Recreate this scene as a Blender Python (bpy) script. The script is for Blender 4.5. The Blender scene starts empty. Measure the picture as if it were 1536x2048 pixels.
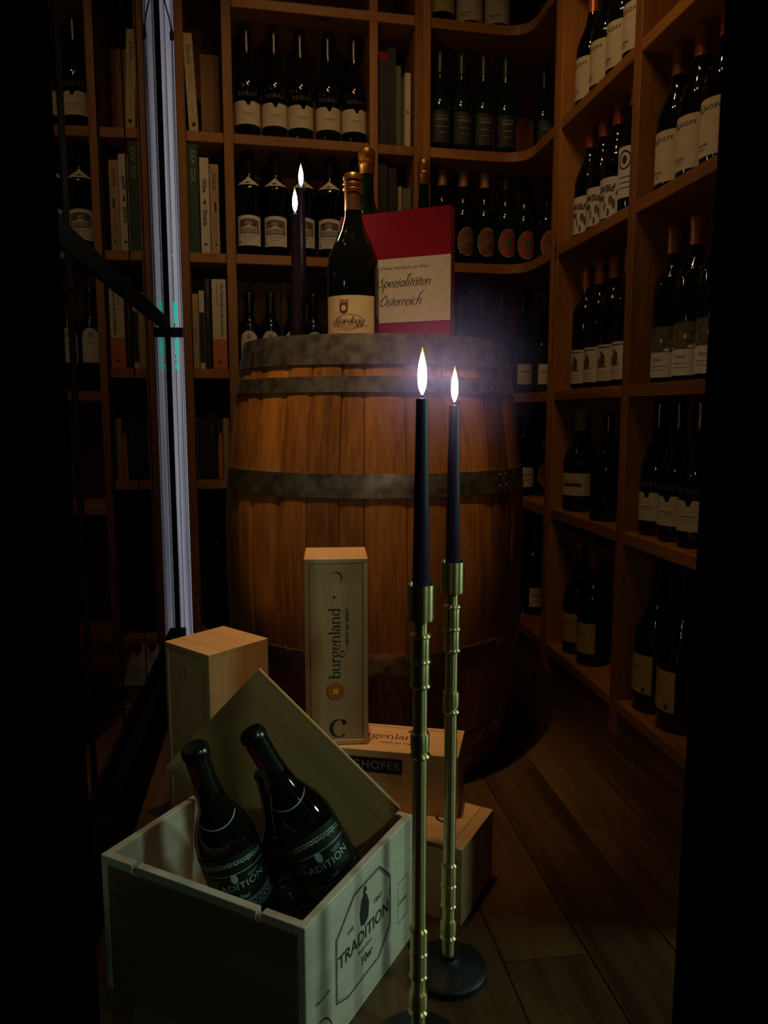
import bpy, bmesh, math, random
from mathutils import Vector, Matrix
R = math.radians
rnd = random.Random(7)
SC = bpy.context.scene
COL = SC.collection

# ------------------------------------------------------------------ camera, world, lights, exposure
cam_d = bpy.data.cameras.new('camera')
cam = bpy.data.objects.new('camera', cam_d); COL.objects.link(cam)
cam_d.sensor_fit = 'HORIZONTAL'; cam_d.sensor_width = 36.0; cam_d.lens = 36.0   # f = 1536 px on 1536 px
cam_d.clip_start = 0.01
cam.location = (0, 0, 0.78)
cam.rotation_euler = (R(90 - 7.3), 0, 0)
cam_d.dof.use_dof = True; cam_d.dof.focus_distance = 1.35; cam_d.dof.aperture_fstop = 11
SC.camera = cam

world = bpy.data.worlds.new('night'); SC.world = world; world.use_nodes = True
bg = world.node_tree.nodes['Background']
bg.inputs[0].default_value = (0.5, 0.6, 0.8, 1); bg.inputs[1].default_value = 0.0015

SC.view_settings.view_transform = 'Standard'; SC.view_settings.look = 'None'
SC.view_settings.exposure = -0.15; SC.view_settings.gamma = 1.0
SC.view_settings.use_curve_mapping = False

WARM = (1.0, 0.58, 0.26); COOL = (0.66, 1.0, 0.80)
def light(name, typ, loc, energy, color, aim=None, **kw):
    l = bpy.data.lights.new(name, typ); l.energy = energy; l.color = color
    for k, v in kw.items(): setattr(l, k, v)
    o = bpy.data.objects.new(name, l); COL.objects.link(o); o.location = loc
    if aim is not None:
        o.rotation_euler = (Vector(aim) - Vector(loc)).to_track_quat('-Z', 'Y').to_euler()
    return o
LAMP_A = (-0.05, 1.14, 2.42); AIM_A = (-0.06, 1.46, 0.87)     # ceiling spot on the barrel
light('spot_barrel', 'SPOT', LAMP_A, 98.0, WARM, AIM_A, spot_size=R(32), spot_blend=1.0, shadow_soft_size=0.02)
LAMPS_B = ((-.16, 1.30, 2.42), (0.04, 1.16, 2.42), (0.12, 1.52, 2.42))
for p_ in LAMPS_B:
    light('spot_shelves', 'SPOT', p_, 5.2, WARM, (0.05, 1.75, 0.9), spot_size=R(125), spot_blend=0.6, shadow_soft_size=0.02)
# cool daylight-like light coming through the side window on the right (window_2 stands there)
light('window_light', 'AREA', (1.72, 1.0, 1.02), 10.0, COOL, (0.0, 0.95, 0.12), size=0.20)
# cool light of the front room falling in through the doorway from behind the camera
light('front_room_light', 'AREA', (1.10, -0.07, 1.40), 5.2, COOL, (-0.05, 1.2, 0.5), size=0.10)

# ------------------------------------------------------------------ materials
MATS = {}
def _new(name):
    m = bpy.data.materials.new(name); m.use_nodes = True
    nt = m.node_tree; return m, nt, nt.nodes['Principled BSDF']
def plain(name, col, rough=0.6, metal=0.0, noise=0.0, nscale=40.0, spec=0.5, bump=0.0):
    m, nt, b = _new(name)
    b.inputs['Roughness'].default_value = rough; b.inputs['Metallic'].default_value = metal
    b.inputs['Specular IOR Level'].default_value = spec
    if noise > 0:
        tc = nt.nodes.new('ShaderNodeTexCoord'); n = nt.nodes.new('ShaderNodeTexNoise')
        n.inputs['Scale'].default_value = nscale; n.inputs['Detail'].default_value = 5
        nt.links.new(tc.outputs['Object'], n.inputs['Vector'])
        r = nt.nodes.new('ShaderNodeValToRGB')
        r.color_ramp.elements[0].color = (*[c * (1 - noise) for c in col], 1); r.color_ramp.elements[0].position = 0.35
        r.color_ramp.elements[1].color = (*[min(1, c * (1 + noise * .6)) for c in col], 1); r.color_ramp.elements[1].position = 0.65
        nt.links.new(n.outputs['Fac'], r.inputs['Fac']); nt.links.new(r.outputs['Color'], b.inputs['Base Color'])
        if bump:
            bp = nt.nodes.new('ShaderNodeBump'); bp.inputs['Strength'].default_value = bump; bp.inputs['Distance'].default_value = 0.002
            nt.links.new(n.outputs['Fac'], bp.inputs['Height']); nt.links.new(bp.outputs['Normal'], b.inputs['Normal'])
    else:
        b.inputs['Base Color'].default_value = (*col, 1)
    MATS[name] = m; return m
def wood(name, light_c, dark_c, axis, grain=55.0, rough=0.5, knots=True, vary=0.35, bump=0.15):
    """grain runs along the object's local axis; every board differs through Object Info random"""
    m, nt, b = _new(name); N = nt.nodes.new; L = nt.links.new
    tc = N('ShaderNodeTexCoord'); oi = N('ShaderNodeObjectInfo')
    off = N('ShaderNodeVectorMath'); off.operation = 'SCALE'; off.inputs[0].default_value = (37, 53, 71); L(oi.outputs['Random'], off.inputs['Scale'])
    add = N('ShaderNodeVectorMath'); add.operation = 'ADD'; L(tc.outputs['Object'], add.inputs[0]); L(off.outputs[0], add.inputs[1])
    mp = N('ShaderNodeMapping'); s = [grain] * 3; s['xyz'.index(axis)] = grain * 0.045; mp.inputs['Scale'].default_value = s
    L(add.outputs[0], mp.inputs['Vector'])
    n1 = N('ShaderNodeTexNoise'); n1.inputs['Scale'].default_value = 1.0; n1.inputs['Detail'].default_value = 6; n1.inputs['Roughness'].default_value = .62; n1.inputs['Distortion'].default_value = .6
    L(mp.outputs[0], n1.inputs['Vector'])
    mp2 = N('ShaderNodeMapping'); s2 = [9.0] * 3; s2['xyz'.index(axis)] = 1.6; mp2.inputs['Scale'].default_value = s2; L(add.outputs[0], mp2.inputs['Vector'])
    n2 = N('ShaderNodeTexNoise'); n2.inputs['Scale'].default_value = 1.0; n2.inputs['Detail'].default_value = 3; n2.inputs['Distortion'].default_value = 1.2; L(mp2.outputs[0], n2.inputs['Vector'])
    mix = N('ShaderNodeMath'); mix.operation = 'MULTIPLY_ADD'; mix.inputs[1].default_value = .6; L(n2.outputs['Fac'], mix.inputs[0])
    sc = N('ShaderNodeMath'); sc.operation = 'MULTIPLY'; sc.inputs[1].default_value = .45; L(n1.outputs['Fac'], sc.inputs[0]); L(sc.outputs[0], mix.inputs[2])
    rp = N('ShaderNodeValToRGB'); e = rp.color_ramp.elements
    e[0].color = (*dark_c, 1); e[0].position = .36; e[1].color = (*light_c, 1); e[1].position = .62
    L(mix.outputs[0], rp.inputs['Fac'])
    col = rp.outputs['Color']
    if knots:
        mp3 = N('ShaderNodeMapping'); s3 = [7.0] * 3; s3['xyz'.index(axis)] = 3.0; mp3.inputs['Scale'].default_value = s3; L(add.outputs[0], mp3.inputs['Vector'])
        v = N('ShaderNodeTexVoronoi'); v.inputs['Scale'].default_value = 1.0; L(mp3.outputs[0], v.inputs['Vector'])
        kr = N('ShaderNodeValToRGB'); kr.color_ramp.elements[0].position = .05; kr.color_ramp.elements[0].color = (.25, .2, .17, 1)
        kr.color_ramp.elements[1].position = .11; kr.color_ramp.elements[1].color = (1, 1, 1, 1); L(v.outputs['Distance'], kr.inputs['Fac'])
        mk = N('ShaderNodeMixRGB'); mk.blend_type = 'MULTIPLY'; mk.inputs[0].default_value = .8; L(col, mk.inputs[1]); L(kr.outputs['Color'], mk.inputs[2]); col = mk.outputs['Color']
    hv = N('ShaderNodeHueSaturation'); mr = N('ShaderNodeMapRange'); mr.inputs['To Min'].default_value = 1 - vary; mr.inputs['To Max'].default_value = 1 + vary * .5
    L(oi.outputs['Random'], mr.inputs['Value']); L(mr.outputs[0], hv.inputs['Value']); L(col, hv.inputs['Color']); L(hv.outputs['Color'], b.inputs['Base Color'])
    b.inputs['Roughness'].default_value = rough; b.inputs['Specular IOR Level'].default_value = .4
    bp = N('ShaderNodeBump'); bp.inputs['Strength'].default_value = bump; bp.inputs['Distance'].default_value = .001; L(n1.outputs['Fac'], bp.inputs['Height']); L(bp.outputs['Normal'], b.inputs['Normal'])
    MATS[name] = m; return m
for ax in 'xyz':
    wood('pine_' + ax, (.44, .185, .037), (.25, .088, .014), ax)
    wood('box_' + ax, (.64, .43, .22), (.50, .30, .13), ax, grain=70, vary=.12)
    wood('crate_' + ax, (.66, .60, .48), (.50, .44, .33), ax, grain=60, vary=.08, knots=False)
    wood('floor_' + ax, (.095, .050, .017), (.034, .016, .006), ax, grain=42, rough=.38, vary=.4)
wood('oak_z', (.50, .205, .042), (.11, .032, .006), 'z', grain=105, rough=.45, knots=False, vary=.35, bump=.35)
wood('oak_x', (.30, .16, .06), (.15, .07, .025), 'x', grain=70, rough=.6, knots=False)
plain('hoop', (.34, .31, .26), .36, .85, .5, 42, bump=.10)
plain('rivet', (.12, .12, .12), .5, .8)
plain('glass_dark', (.0035, .0045, .0025), .06, 0, spec=.5)
plain('glass_green', (.006, .014, .008), .06, 0, spec=.5)
plain('black', (.004, .004, .005), .55)
plain('black_metal', (.006, .006, .007), .45, 0, spec=.3)
plain('bar_black', (.0015, .0015, .0018), .7, 0, spec=.04)
plain('black_trim', (.0004, .0004, .0004), .9, 0, spec=.0)
plain('plaster', (.06, .05, .045), .9, 0, .2, 12)
plain('ceiling_paint', (.10, .08, .06), .9, 0, .1, 8)
_b = plain('brass', (.60, .50, .23), .40, 1.0, .12, 60); _bp = _b.node_tree.nodes['Principled BSDF']
_tn = _b.node_tree.nodes.new('ShaderNodeTangent'); _tn.direction_type = 'RADIAL'; _tn.axis = 'Z'; _b.node_tree.links.new(_tn.outputs[0], _bp.inputs['Tangent'])
_bp.inputs['Anisotropic'].default_value = .85; _bp.inputs['Anisotropic Rotation'].default_value = .25     # brushed around the tube
_w = plain('wax', (.020, .010, .036), .42, 0, spec=.4).node_tree.nodes['Principled BSDF']
_w.inputs['Subsurface Weight'].default_value = .5; _w.inputs['Subsurface Radius'].default_value = (.9, .45, 1.0); _w.inputs['Subsurface Scale'].default_value = .006
plain('wick', (.02, .016, .014), .9)
plain('cream', (.62, .52, .34), .75, 0, .06, 60)
plain('ivory', (.70, .64, .52), .75, 0, .06, 60)
plain('yellow_label', (.48, .36, .13), .75, 0, .08, 60)
plain('dark_label', (.03, .035, .022), .7, 0, .2, 80)
plain('green_black_label', (.008, .014, .011), .6)
plain('green_print', (.42, .58, .50), .6)
plain('brown_label', (.20, .07, .03), .6, 0, .5, 30)
plain('red_label', (.34, .06, .03), .6, 0, .3, 40)
plain('leaf_print', (.10, .16, .05), .7)
plain('picture', (.15, .10, .06), .75, 0, .6, 120)
plain('ink', (.025, .018, .014), .75)
plain('dark_red_ink', (.12, .022, .016), .7)
plain('silver_print', (.30, .30, .27), .5)
plain('faint_print', (.10, .10, .085), .6)
plain('gold_foil', (.66, .26, .045), .36, .85, .35, 45, bump=.3)
plain('copper_cap', (.45, .14, .04), .38, .5)
plain('red_orange_cap', (.40, .07, .02), .4, .3)
plain('tan_cap', (.46, .24, .08), .4, .3)
plain('bronze_cap', (.34, .19, .08), .32, .8)
plain('white_cap', (.50, .44, .34), .5)
plain('green_cap', (.012, .026, .018), .35)
plain('black_cap', (.006, .006, .006), .25)
plain('red', (.32, .003, .012), .7, spec=.2)
plain('pages', (.52, .40, .24), .9)
plain('book_white', (.60, .50, .36), .65)
plain('book_tan', (.42, .28, .13), .65, 0, .12, 40)
plain('book_pale', (.50, .40, .20), .65, 0, .12, 40)
plain('book_green', (.012, .045, .024), .6)
plain('book_black', (.008, .008, .009), .6)
plain('book_orange', (.55, .15, .022), .6)
plain('olive', (.10, .13, .05), .6)
plain('logo_orange', (.70, .20, .03), .6)
plain('logo_red', (.50, .04, .02), .6)
plain('logo_yellow', (.75, .50, .06), .6)
plain('white_fabric', (.55, .55, .62), .9, 0, .15, 30)
plain('steel', (.42, .40, .36), .35, .9)

def emis(name, col, s):
    m, nt, b = _new(name); b.inputs['Base Color'].default_value = (0, 0, 0, 1)
    b.inputs['Emission Color'].default_value = (*col, 1); b.inputs['Emission Strength'].default_value = s
    MATS[name] = m; return m
emis('teal_glow', (.05, .75, .55), .55)  # plain teal emission for the small bars on the narrow window
# frosted pane lit from outside by the evening sky
def frosted():
    m, nt, b = _new('frosted'); N = nt.nodes.new; L = nt.links.new
    tc = N('ShaderNodeTexCoord'); n = N('ShaderNodeTexNoise'); mp = N('ShaderNodeMapping'); mp.inputs['Scale'].default_value = (90, 90, 1.2)
    L(tc.outputs['Object'], mp.inputs['Vector']); L(mp.outputs[0], n.inputs['Vector']); n.inputs['Scale'].default_value = 1
    r = N('ShaderNodeValToRGB'); r.color_ramp.elements[0].position = .38; r.color_ramp.elements[0].color = (.13, .135, .18, 1)
    r.color_ramp.elements[1].position = .6; r.color_ramp.elements[1].color = (.26, .27, .32, 1)
    L(n.outputs['Fac'], r.inputs['Fac']); L(r.outputs['Color'], b.inputs['Emission Color'])
    b.inputs['Emission Strength'].default_value = .78; b.inputs['Base Color'].default_value = (.3, .3, .32, 1); b.inputs['Roughness'].default_value = .6
    MATS['frosted'] = m
frosted()
def glass_pane():
    m, nt, b = _new('pane_glass'); N = nt.nodes.new; L = nt.links.new
    nt.nodes.remove(b); out = nt.nodes['Material Output']
    t = N('ShaderNodeBsdfTransparent'); t.inputs[0].default_value = (.86, .9, .88, 1)
    g = N('ShaderNodeBsdfGlossy'); g.inputs['Roughness'].default_value = .004; g.inputs[0].default_value = (1, 1, 1, 1)
    f = N('ShaderNodeFresnel'); f.inputs[0].default_value = 1.8
    mx = N('ShaderNodeMixShader'); L(f.outputs[0], mx.inputs[0]); L(t.outputs[0], mx.inputs[1]); L(g.outputs[0], mx.inputs[2]); L(mx.outputs[0], out.inputs[0])
    MATS['pane_glass'] = m
glass_pane()
def flame_mat():
    m, nt, b = _new('flame'); N = nt.nodes.new; L = nt.links.new
    b.inputs['Base Color'].default_value = (0, 0, 0, 1)
    tc = N('ShaderNodeTexCoord'); sp = N('ShaderNodeSeparateXYZ'); L(tc.outputs['Generated'], sp.inputs[0])
    r = N('ShaderNodeValToRGB'); e = r.color_ramp.elements
    e[0].position = 0; e[0].color = (.02, .05, .07, 1); e[1].position = 1; e[1].color = (.030, .009, .0006, 1)
    for p, c in ((.07, (.035, .07, .08)), (.16, (.5, .45, .42)), (.30, (1, .86, .62)), (.72, (1, .82, .5)), (.84, (.30, .12, .02)), (.90, (.045, .016, .001))):
        k = e.new(p); k.color = (*c, 1)
    L(sp.outputs[2], r.inputs['Fac']); L(r.outputs['Color'], b.inputs['Emission Color']); b.inputs['Emission Strength'].default_value = FLAME
    MATS['flame'] = m
FLAME = 95.0
flame_mat()

# ------------------------------------------------------------------ helpers
class MB:
    def __init__(s): s.v = []; s.f = []; s.sm = []
    def add(s, vs, fs, smooth=False, M=None):
        o = len(s.v)
        s.v += [tuple(M @ Vector(v)) if M else tuple(v) for v in vs]
        s.f += [tuple(i + o for i in f) for f in fs]; s.sm += [smooth] * len(fs); return s
    def box(s, x0, x1, y0, y1, z0, z1, M=None):
        vs = [(x, y, z) for z in (z0, z1) for y in (y0, y1) for x in (x0, x1)]
        return s.add(vs, [(0, 2, 3, 1), (4, 5, 7, 6), (0, 1, 5, 4), (2, 6, 7, 3), (0, 4, 6, 2), (1, 3, 7, 5)], False, M)
    def lathe(s, prof, n=28, M=None, caps=True):
        vs = [(r * math.cos(2 * math.pi * k / n), r * math.sin(2 * math.pi * k / n), z) for r, z in prof for k in range(n)]
        fs = [(i * n + k, i * n + (k + 1) % n, (i + 1) * n + (k + 1) % n, (i + 1) * n + k) for i in range(len(prof) - 1) for k in range(n)]
        s.add(vs, fs, True, M)
        if caps:
            o = len(s.v) - len(vs)
            if prof[0][0] > 1e-5: s.f.append(tuple(o + k for k in range(n))[::-1]); s.sm.append(False)
            if prof[-1][0] > 1e-5: s.f.append(tuple(o + (len(prof) - 1) * n + k for k in range(n))); s.sm.append(False)
        return s
    def tube(s, pts, r, n=10):
        pts = [Vector(p) for p in pts]; vs = []
        for i, p in enumerate(pts):
            d = (pts[min(i + 1, len(pts) - 1)] - pts[max(i - 1, 0)]).normalized()
            a = d.orthogonal().normalized() if i == 0 else (a - d * a.dot(d)).normalized()
            b = d.cross(a); vs += [tuple(p + r * (a * math.cos(2 * math.pi * k / n) + b * math.sin(2 * math.pi * k / n))) for k in range(n)]
        fs = [(i * n + k, i * n + (k + 1) % n, (i + 1) * n + (k + 1) % n, (i + 1) * n + k) for i in range(len(pts) - 1) for k in range(n)]
        fs += [tuple(range(n))[::-1], tuple((len(pts) - 1) * n + k for k in range(n))]
        return s.add(vs, fs, True)
    def prism(s, outline, z0, z1, M=None):
        n = len(outline); vs = [(x, y, z0) for x, y in outline] + [(x, y, z1) for x, y in outline]
        return s.add(vs, [tuple(range(n))[::-1], tuple(range(n, 2 * n))] + [(k, (k + 1) % n, n + (k + 1) % n, n + k) for k in range(n)], False, M)
    def mesh(s, name, mat):
        me = bpy.data.meshes.new(name); me.from_pydata(s.v, [], s.f); me.update()
        me.polygons.foreach_set('use_smooth', s.sm)
        if any(s.sm):
            try: me.set_sharp_from_angle(angle=R(38))
            except Exception: pass
        me.materials.append(MATS[mat]); return me
    def build(s, name, mat, parent=None, loc=None, rot=None):
        return link(name, s.mesh(name, mat), parent, loc, rot)
def link(name, me, parent=None, loc=None, rot=None):
    o = bpy.data.objects.new(name, me); COL.objects.link(o)
    if parent: o.parent = parent
    if loc is not None: o.location = loc
    if rot is not None: o.rotation_euler = rot
    return o
def board(name, x0, x1, y0, y1, z0, z1, wood_name, parent, bev=.0015, M=None):
    """bevelled board, origin at its own centre, grain along its longest side"""
    d = (x1 - x0, y1 - y0, z1 - z0); bm = bmesh.new(); bmesh.ops.create_cube(bm, size=1.0)
    bmesh.ops.scale(bm, vec=d, verts=bm.verts)
    if bev: bmesh.ops.bevel(bm, geom=list(bm.edges), offset=min(bev, min(d) * .3), segments=1, affect='EDGES')
    me = bpy.data.meshes.new(name); bm.to_mesh(me); bm.free()
    ax = 'xyz'[d.index(max(d))]
    me.materials.append(MATS.get(wood_name + '_' + ax) or MATS[wood_name])
    c = ((x0 + x1) / 2, (y0 + y1) / 2, (z0 + z1) / 2)
    return link(name, me, parent, c)
def thing(name, label, cat, loc=(0, 0, 0), rotz=0.0, group=None):
    o = bpy.data.objects.new(name, None); COL.objects.link(o); o.empty_display_size = .05
    o.location = loc; o.rotation_euler = (0, 0, rotz); return tag(o, label, cat, group)
def tag(o, label, cat, group=None):
    o['label'] = label; o['category'] = cat
    if group: o['group'] = group
    return o
def struct(o, label=None, cat=None):
    o['kind'] = 'structure'
    if label: o['label'] = label
    if cat: o['category'] = cat
    return o
def copy_tree(o, parent=None):
    c = o.copy(); COL.objects.link(c); c.parent = parent
    for ch in list(o.children): copy_tree(ch, c)
    return c
_tc = {}
def text_geo(body, size, shear=0.0, bold=0.0, align='CENTER', space=1.0):
    key = (body, size, shear, bold, align, space)
    if key in _tc: return _tc[key]
    cu = bpy.data.curves.new('t', 'FONT'); cu.body = body; cu.size = size; cu.align_x = align; cu.align_y = 'CENTER'
    cu.shear = shear; cu.offset = bold; cu.space_character = space; cu.resolution_u = 3
    o = bpy.data.objects.new('t', cu); COL.objects.link(o)
    dg = bpy.context.evaluated_depsgraph_get(); me = bpy.data.meshes.new_from_object(o.evaluated_get(dg))
    vs = [tuple(v.co) for v in me.vertices]; fs = [tuple(p.vertices) for p in me.polygons]
    bpy.data.objects.remove(o); bpy.data.curves.remove(cu); bpy.data.meshes.remove(me)
    _tc[key] = (vs, fs); return vs, fs
def frame(origin, right, up):
    r = Vector(right).normalized(); u = Vector(up).normalized(); n = r.cross(u)
    return Matrix(((r.x, u.x, n.x, origin[0]), (r.y, u.y, n.y, origin[1]), (r.z, u.z, n.z, origin[2]), (0, 0, 0, 1)))
def lettering(mb, body, size, M, x=0, y=0, **kw):
    vs, fs = text_geo(body, size, **kw); mb.add([(a + x, b + y, 0) for a, b, c in vs], fs, False, M); return mb

# pen-drawn letters: strokes become ribbons that are thick on the verticals and thin on the horizontals
def _arc(cx, cy, rx, ry, a0, a1, n=14): return [(cx + rx * math.cos(R(a0 + (a1 - a0) * i / n)), cy + ry * math.sin(R(a0 + (a1 - a0) * i / n))) for i in range(n + 1)]
def _lin(*p): return [(a[0] + (b[0] - a[0]) * t / 3, a[1] + (b[1] - a[1]) * t / 3) for a, b in zip(p, p[1:]) for t in range(3)] + [p[-1]]
SERIF = {
 'l': (.44, [_lin((.2, 0), (.2, 1.52)), _lin((.0, .03), (.42, .03)), _lin((.02, 1.46), (.2, 1.50))]),
 'b': (1.02, [_lin((.2, .05), (.2, 1.52)), _lin((.02, 1.46), (.2, 1.50)), _arc(.53, .49, .36, .47, 165, -165, 24)]),
 'd': (1.06, [_lin((.80, .03), (.80, 1.52)), _lin((.62, 1.46), (.80, 1.50)), _lin((.78, .03), (1.0, .05)), _arc(.47, .49, .36, .47, 15, 345, 24)]),
 'u': (1.10, [_lin((.2, .97), (.2, .35)) + _arc(.48, .32, .28, .30, 180, 330, 10), _lin((.82, .97), (.82, .03)), _lin((.02, .95), (.2, .97)), _lin((.64, .95), (.82, .97)), _lin((.80, .03), (1.02, .05))]),
 'r': (.74, [_lin((.2, 0), (.2, .97)), _lin((.02, .94), (.2, .97)), _lin((.0, .03), (.44, .03)), _arc(.50, .62, .30, .34, 180, 70, 8), _arc(.60, .88, .04, .05, 0, 330, 8)]),
 'n': (1.12, [_lin((.2, 0), (.2, .97)), _lin((.02, .94), (.2, .97)), _lin((.0, .03), (.42, .03)), _arc(.52, .60, .31, .37, 180, 0, 12) + _lin((.83, .55), (.83, .03)), _lin((.63, .03), (1.05, .03))]),
 'e': (.94, [_arc(.47, .49, .37, .47, 5, 315, 26), _lin((.12, .54), (.84, .54))]),
 'a': (.92, [_arc(.40, .68, .25, .28, 165, 0, 10) + _lin((.65, .64), (.66, .12), (.80, .05)), _arc(.37, .28, .27, .27, 60, 300, 16), _lin((.48, .53), (.66, .58)), _lin((.50, .05), (.66, .16))]),
 'g': (.96, [_arc(.42, .64, .28, .32, 0, 360, 22), _arc(.42, .64, .28, .32, 235, 225, 3) + [(.20, .22), (.22, .12), (.42, .06)] + _arc(.44, -.24, .40, .26, 80, -250, 24), _lin((.66, .88), (.92, .96))]),
 'C': (1.4, [_arc(.72, .75, .66, .77, 48, 312, 34), _lin((1.16, 1.46), (1.16, 1.06))]),
}
ITAL = {
 'S': (.95, [_arc(.52, 1.12, .26, .34, 40, 250, 12) + _arc(.40, .40, .32, .40, 70, -165, 16)]),
 'p': (.95, [_lin((.18, 1.0), (.18, -.85)), _arc(.48, .5, .34, .48, 150, -150, 18)]),
 'e': (.82, [_arc(.42, .48, .34, .47, 0, 320, 20), _lin((.10, .48), (.76, .50))]),
 'z': (.85, [_lin((.08, .95), (.75, .95), (.10, .05), (.55, .0), (1.15, -.25))]),
 'i': (.46, [_lin((.2, .95), (.2, .12), (.38, .02)), _arc(.22, 1.25, .05, .05, 0, 330, 8)]),
 'a': (.95, [_arc(.42, .48, .33, .46, 30, 330, 20), _lin((.76, .95), (.76, .10), (.92, .03))]),
 'l': (.50, [_lin((.2, 2.0), (.2, .15), (.42, .02)), _lin((.2, 2.0), (.42, 2.1), (.46, 1.8))]),
 't': (.60, [_lin((.26, 1.35), (.26, .14), (.48, .02)), _lin((.02, .94), (.58, .96))]),
 'n': (1.0, [_lin((.16, .97), (.16, .0)), _arc(.48, .58, .31, .38, 180, 0, 12) + _lin((.79, .5), (.79, .12), (.98, .03))]),
 'O': (1.45, [_arc(.70, .75, .58, .76, 100, 460, 30), _arc(.52, 1.72, .05, .05, 0, 330, 8), _arc(.86, 1.72, .05, .05, 0, 330, 8)]),
 's': (.70, [_arc(.38, .72, .20, .24, 40, 250, 10) + _arc(.32, .26, .22, .26, 70, -160, 12)]),
 'r': (.70, [_lin((.16, .97), (.16, .0)), _arc(.48, .58, .32, .38, 180, 60, 8)]),
 'c': (.78, [_arc(.44, .48, .36, .47, 45, 315, 18)]),
 'h': (1.0, [_lin((.16, 1.75), (.16, .0)), _lin((.16, 1.75), (.5, 2.25), (.9, 2.35)), _arc(.48, .58, .31, .38, 180, 0, 12) + _lin((.79, .5), (.79, .12), (1.0, .03))]),
 'H': (1.5, [_lin((.35, 1.5), (.30, .0)), _lin((1.05, 1.5), (1.0, .0)), _lin((-.15, .9), (.2, .72), (1.05, .80)), _arc(.0, .3, .38, .36, 60, 300, 14)]),
 'd': (.98, [_arc(.42, .48, .33, .46, 30, 330, 20), _lin((.78, 1.7), (.76, .10), (.92, .03))]),
 'g': (.95, [_arc(.42, .48, .33, .46, 30, 330, 20), _lin((.76, .95), (.76, -.4)) + _arc(.44, -.40, .32, .34, 0, -150, 10)]),
}
ITAL['ä'] = (.95, ITAL['a'][1] + [_arc(.32, 1.25, .05, .05, 0, 330, 8), _arc(.62, 1.25, .05, .05, 0, 330, 8)])
def pen(mb, body, font, xh, place, thick=.19, thin=.065, shear=0.0, x=0, y=0, gap=.0):
    """place((x, y)) -> 3-D point; the text is centred on x"""
    total = sum(font[c][0] + gap for c in body); cx = -total / 2
    for c in body:
        adv, strokes = font[c]
        for st in strokes:
            vs = []; n = len(st)
            for i, p in enumerate(st):
                a, b = st[max(0, i - 1)], st[min(n - 1, i + 1)]; dx, dy = b[0] - a[0], b[1] - a[1]; L = math.hypot(dx, dy) or 1
                w = (thin + (thick - thin) * (abs(dy) / L) ** 1.5) / 2; nx, ny = -dy / L * w, dx / L * w
                for q in ((p[0] + nx, p[1] + ny), (p[0] - nx, p[1] - ny)):
                    X = (cx + q[0] + shear * q[1]) * xh + x; Y = (q[1] - .5) * xh + y; vs.append(tuple(place(X, Y)))
            mb.add(vs, [(2 * i, 2 * i + 1, 2 * i + 3, 2 * i + 2) for i in range(n - 1)])
        cx += adv + gap
    return mb
def on(M): return lambda X, Y: M @ Vector((X, Y, 0))
# things wrapped on a bottle of radius r (faces -Y)
def wrap(r, x, z): return (r * math.sin(x / r), -r * math.cos(x / r), z)
def wrap_text(mb, body, size, r, x, z, **kw):
    vs, fs = text_geo(body, size, **kw); mb.add([wrap(r, a + x, b + z) for a, b, c in vs], fs); return mb
def wrap_rect(mb, r, x0, x1, z0, z1, n=None, top=None):
    n = n or max(2, int((x1 - x0) / .004)); vs = []; fs = []
    for i in range(n + 1):
        x = x0 + (x1 - x0) * i / n; zt = z1 if top is None else top((x - x0) / (x1 - x0))
        vs += [wrap(r, x, z0), wrap(r, x, zt)]
    fs = [(2 * i, 2 * i + 2, 2 * i + 3, 2 * i + 1) for i in range(n)]
    mb.add(vs, fs, True); return mb
def wrap_ell(mb, r, cx, cz, a, b, n=22, inner=0.0):
    if inner <= 0:
        k = 8; vs = []; fs = []
        for i in range(k + 1):
            t = -1 + 2 * i / k; w = b * math.sqrt(max(0, 1 - t * t)); vs += [wrap(r, cx + a * t, cz - w), wrap(r, cx + a * t, cz + w)]
        fs = [(2 * i, 2 * i + 2, 2 * i + 3, 2 * i + 1) for i in range(k)]
    else:
        vs = []; fs = []
        for i in range(n):
            c, s_ = math.cos(2 * math.pi * i / n), math.sin(2 * math.pi * i / n)
            vs += [wrap(r, cx + a * c, cz + b * s_), wrap(r, cx + (a - inner) * c, cz + (b - inner) * s_)]
        fs = [(2 * i, 2 * ((i + 1) % n), 2 * ((i + 1) % n) + 1, 2 * i + 1) for i in range(n)]
    mb.add(vs, fs, True); return mb

# ------------------------------------------------------------------ the room frames
A_B = R(11.5); B0 = Vector((-.43, 2.345, 0))            # back shelf: local x to the right, local y into the shelf
A_R = R(8.6); A0 = Vector((.603, 1.474, 0))             # right shelf: local x away from the camera, -y into the shelf
A_G = R(8.4); G0 = Vector((-.627, 2.29, 0))             # glass wall, same directions
dB = Vector((math.cos(A_B), math.sin(A_B), 0)); nB = Vector((-math.sin(A_B), math.cos(A_B), 0))
dR = Vector((-math.sin(A_R), math.cos(A_R), 0)); nR = Vector((math.cos(A_R), math.sin(A_R), 0))
dG = Vector((-math.sin(A_G), math.cos(A_G), 0))
def onB(s, e, z=0): return B0 + dB * s + nB * e + Vector((0, 0, z))
def onR(s, e, z=0): return A0 + dR * s + nR * e + Vector((0, 0, z))

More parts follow.
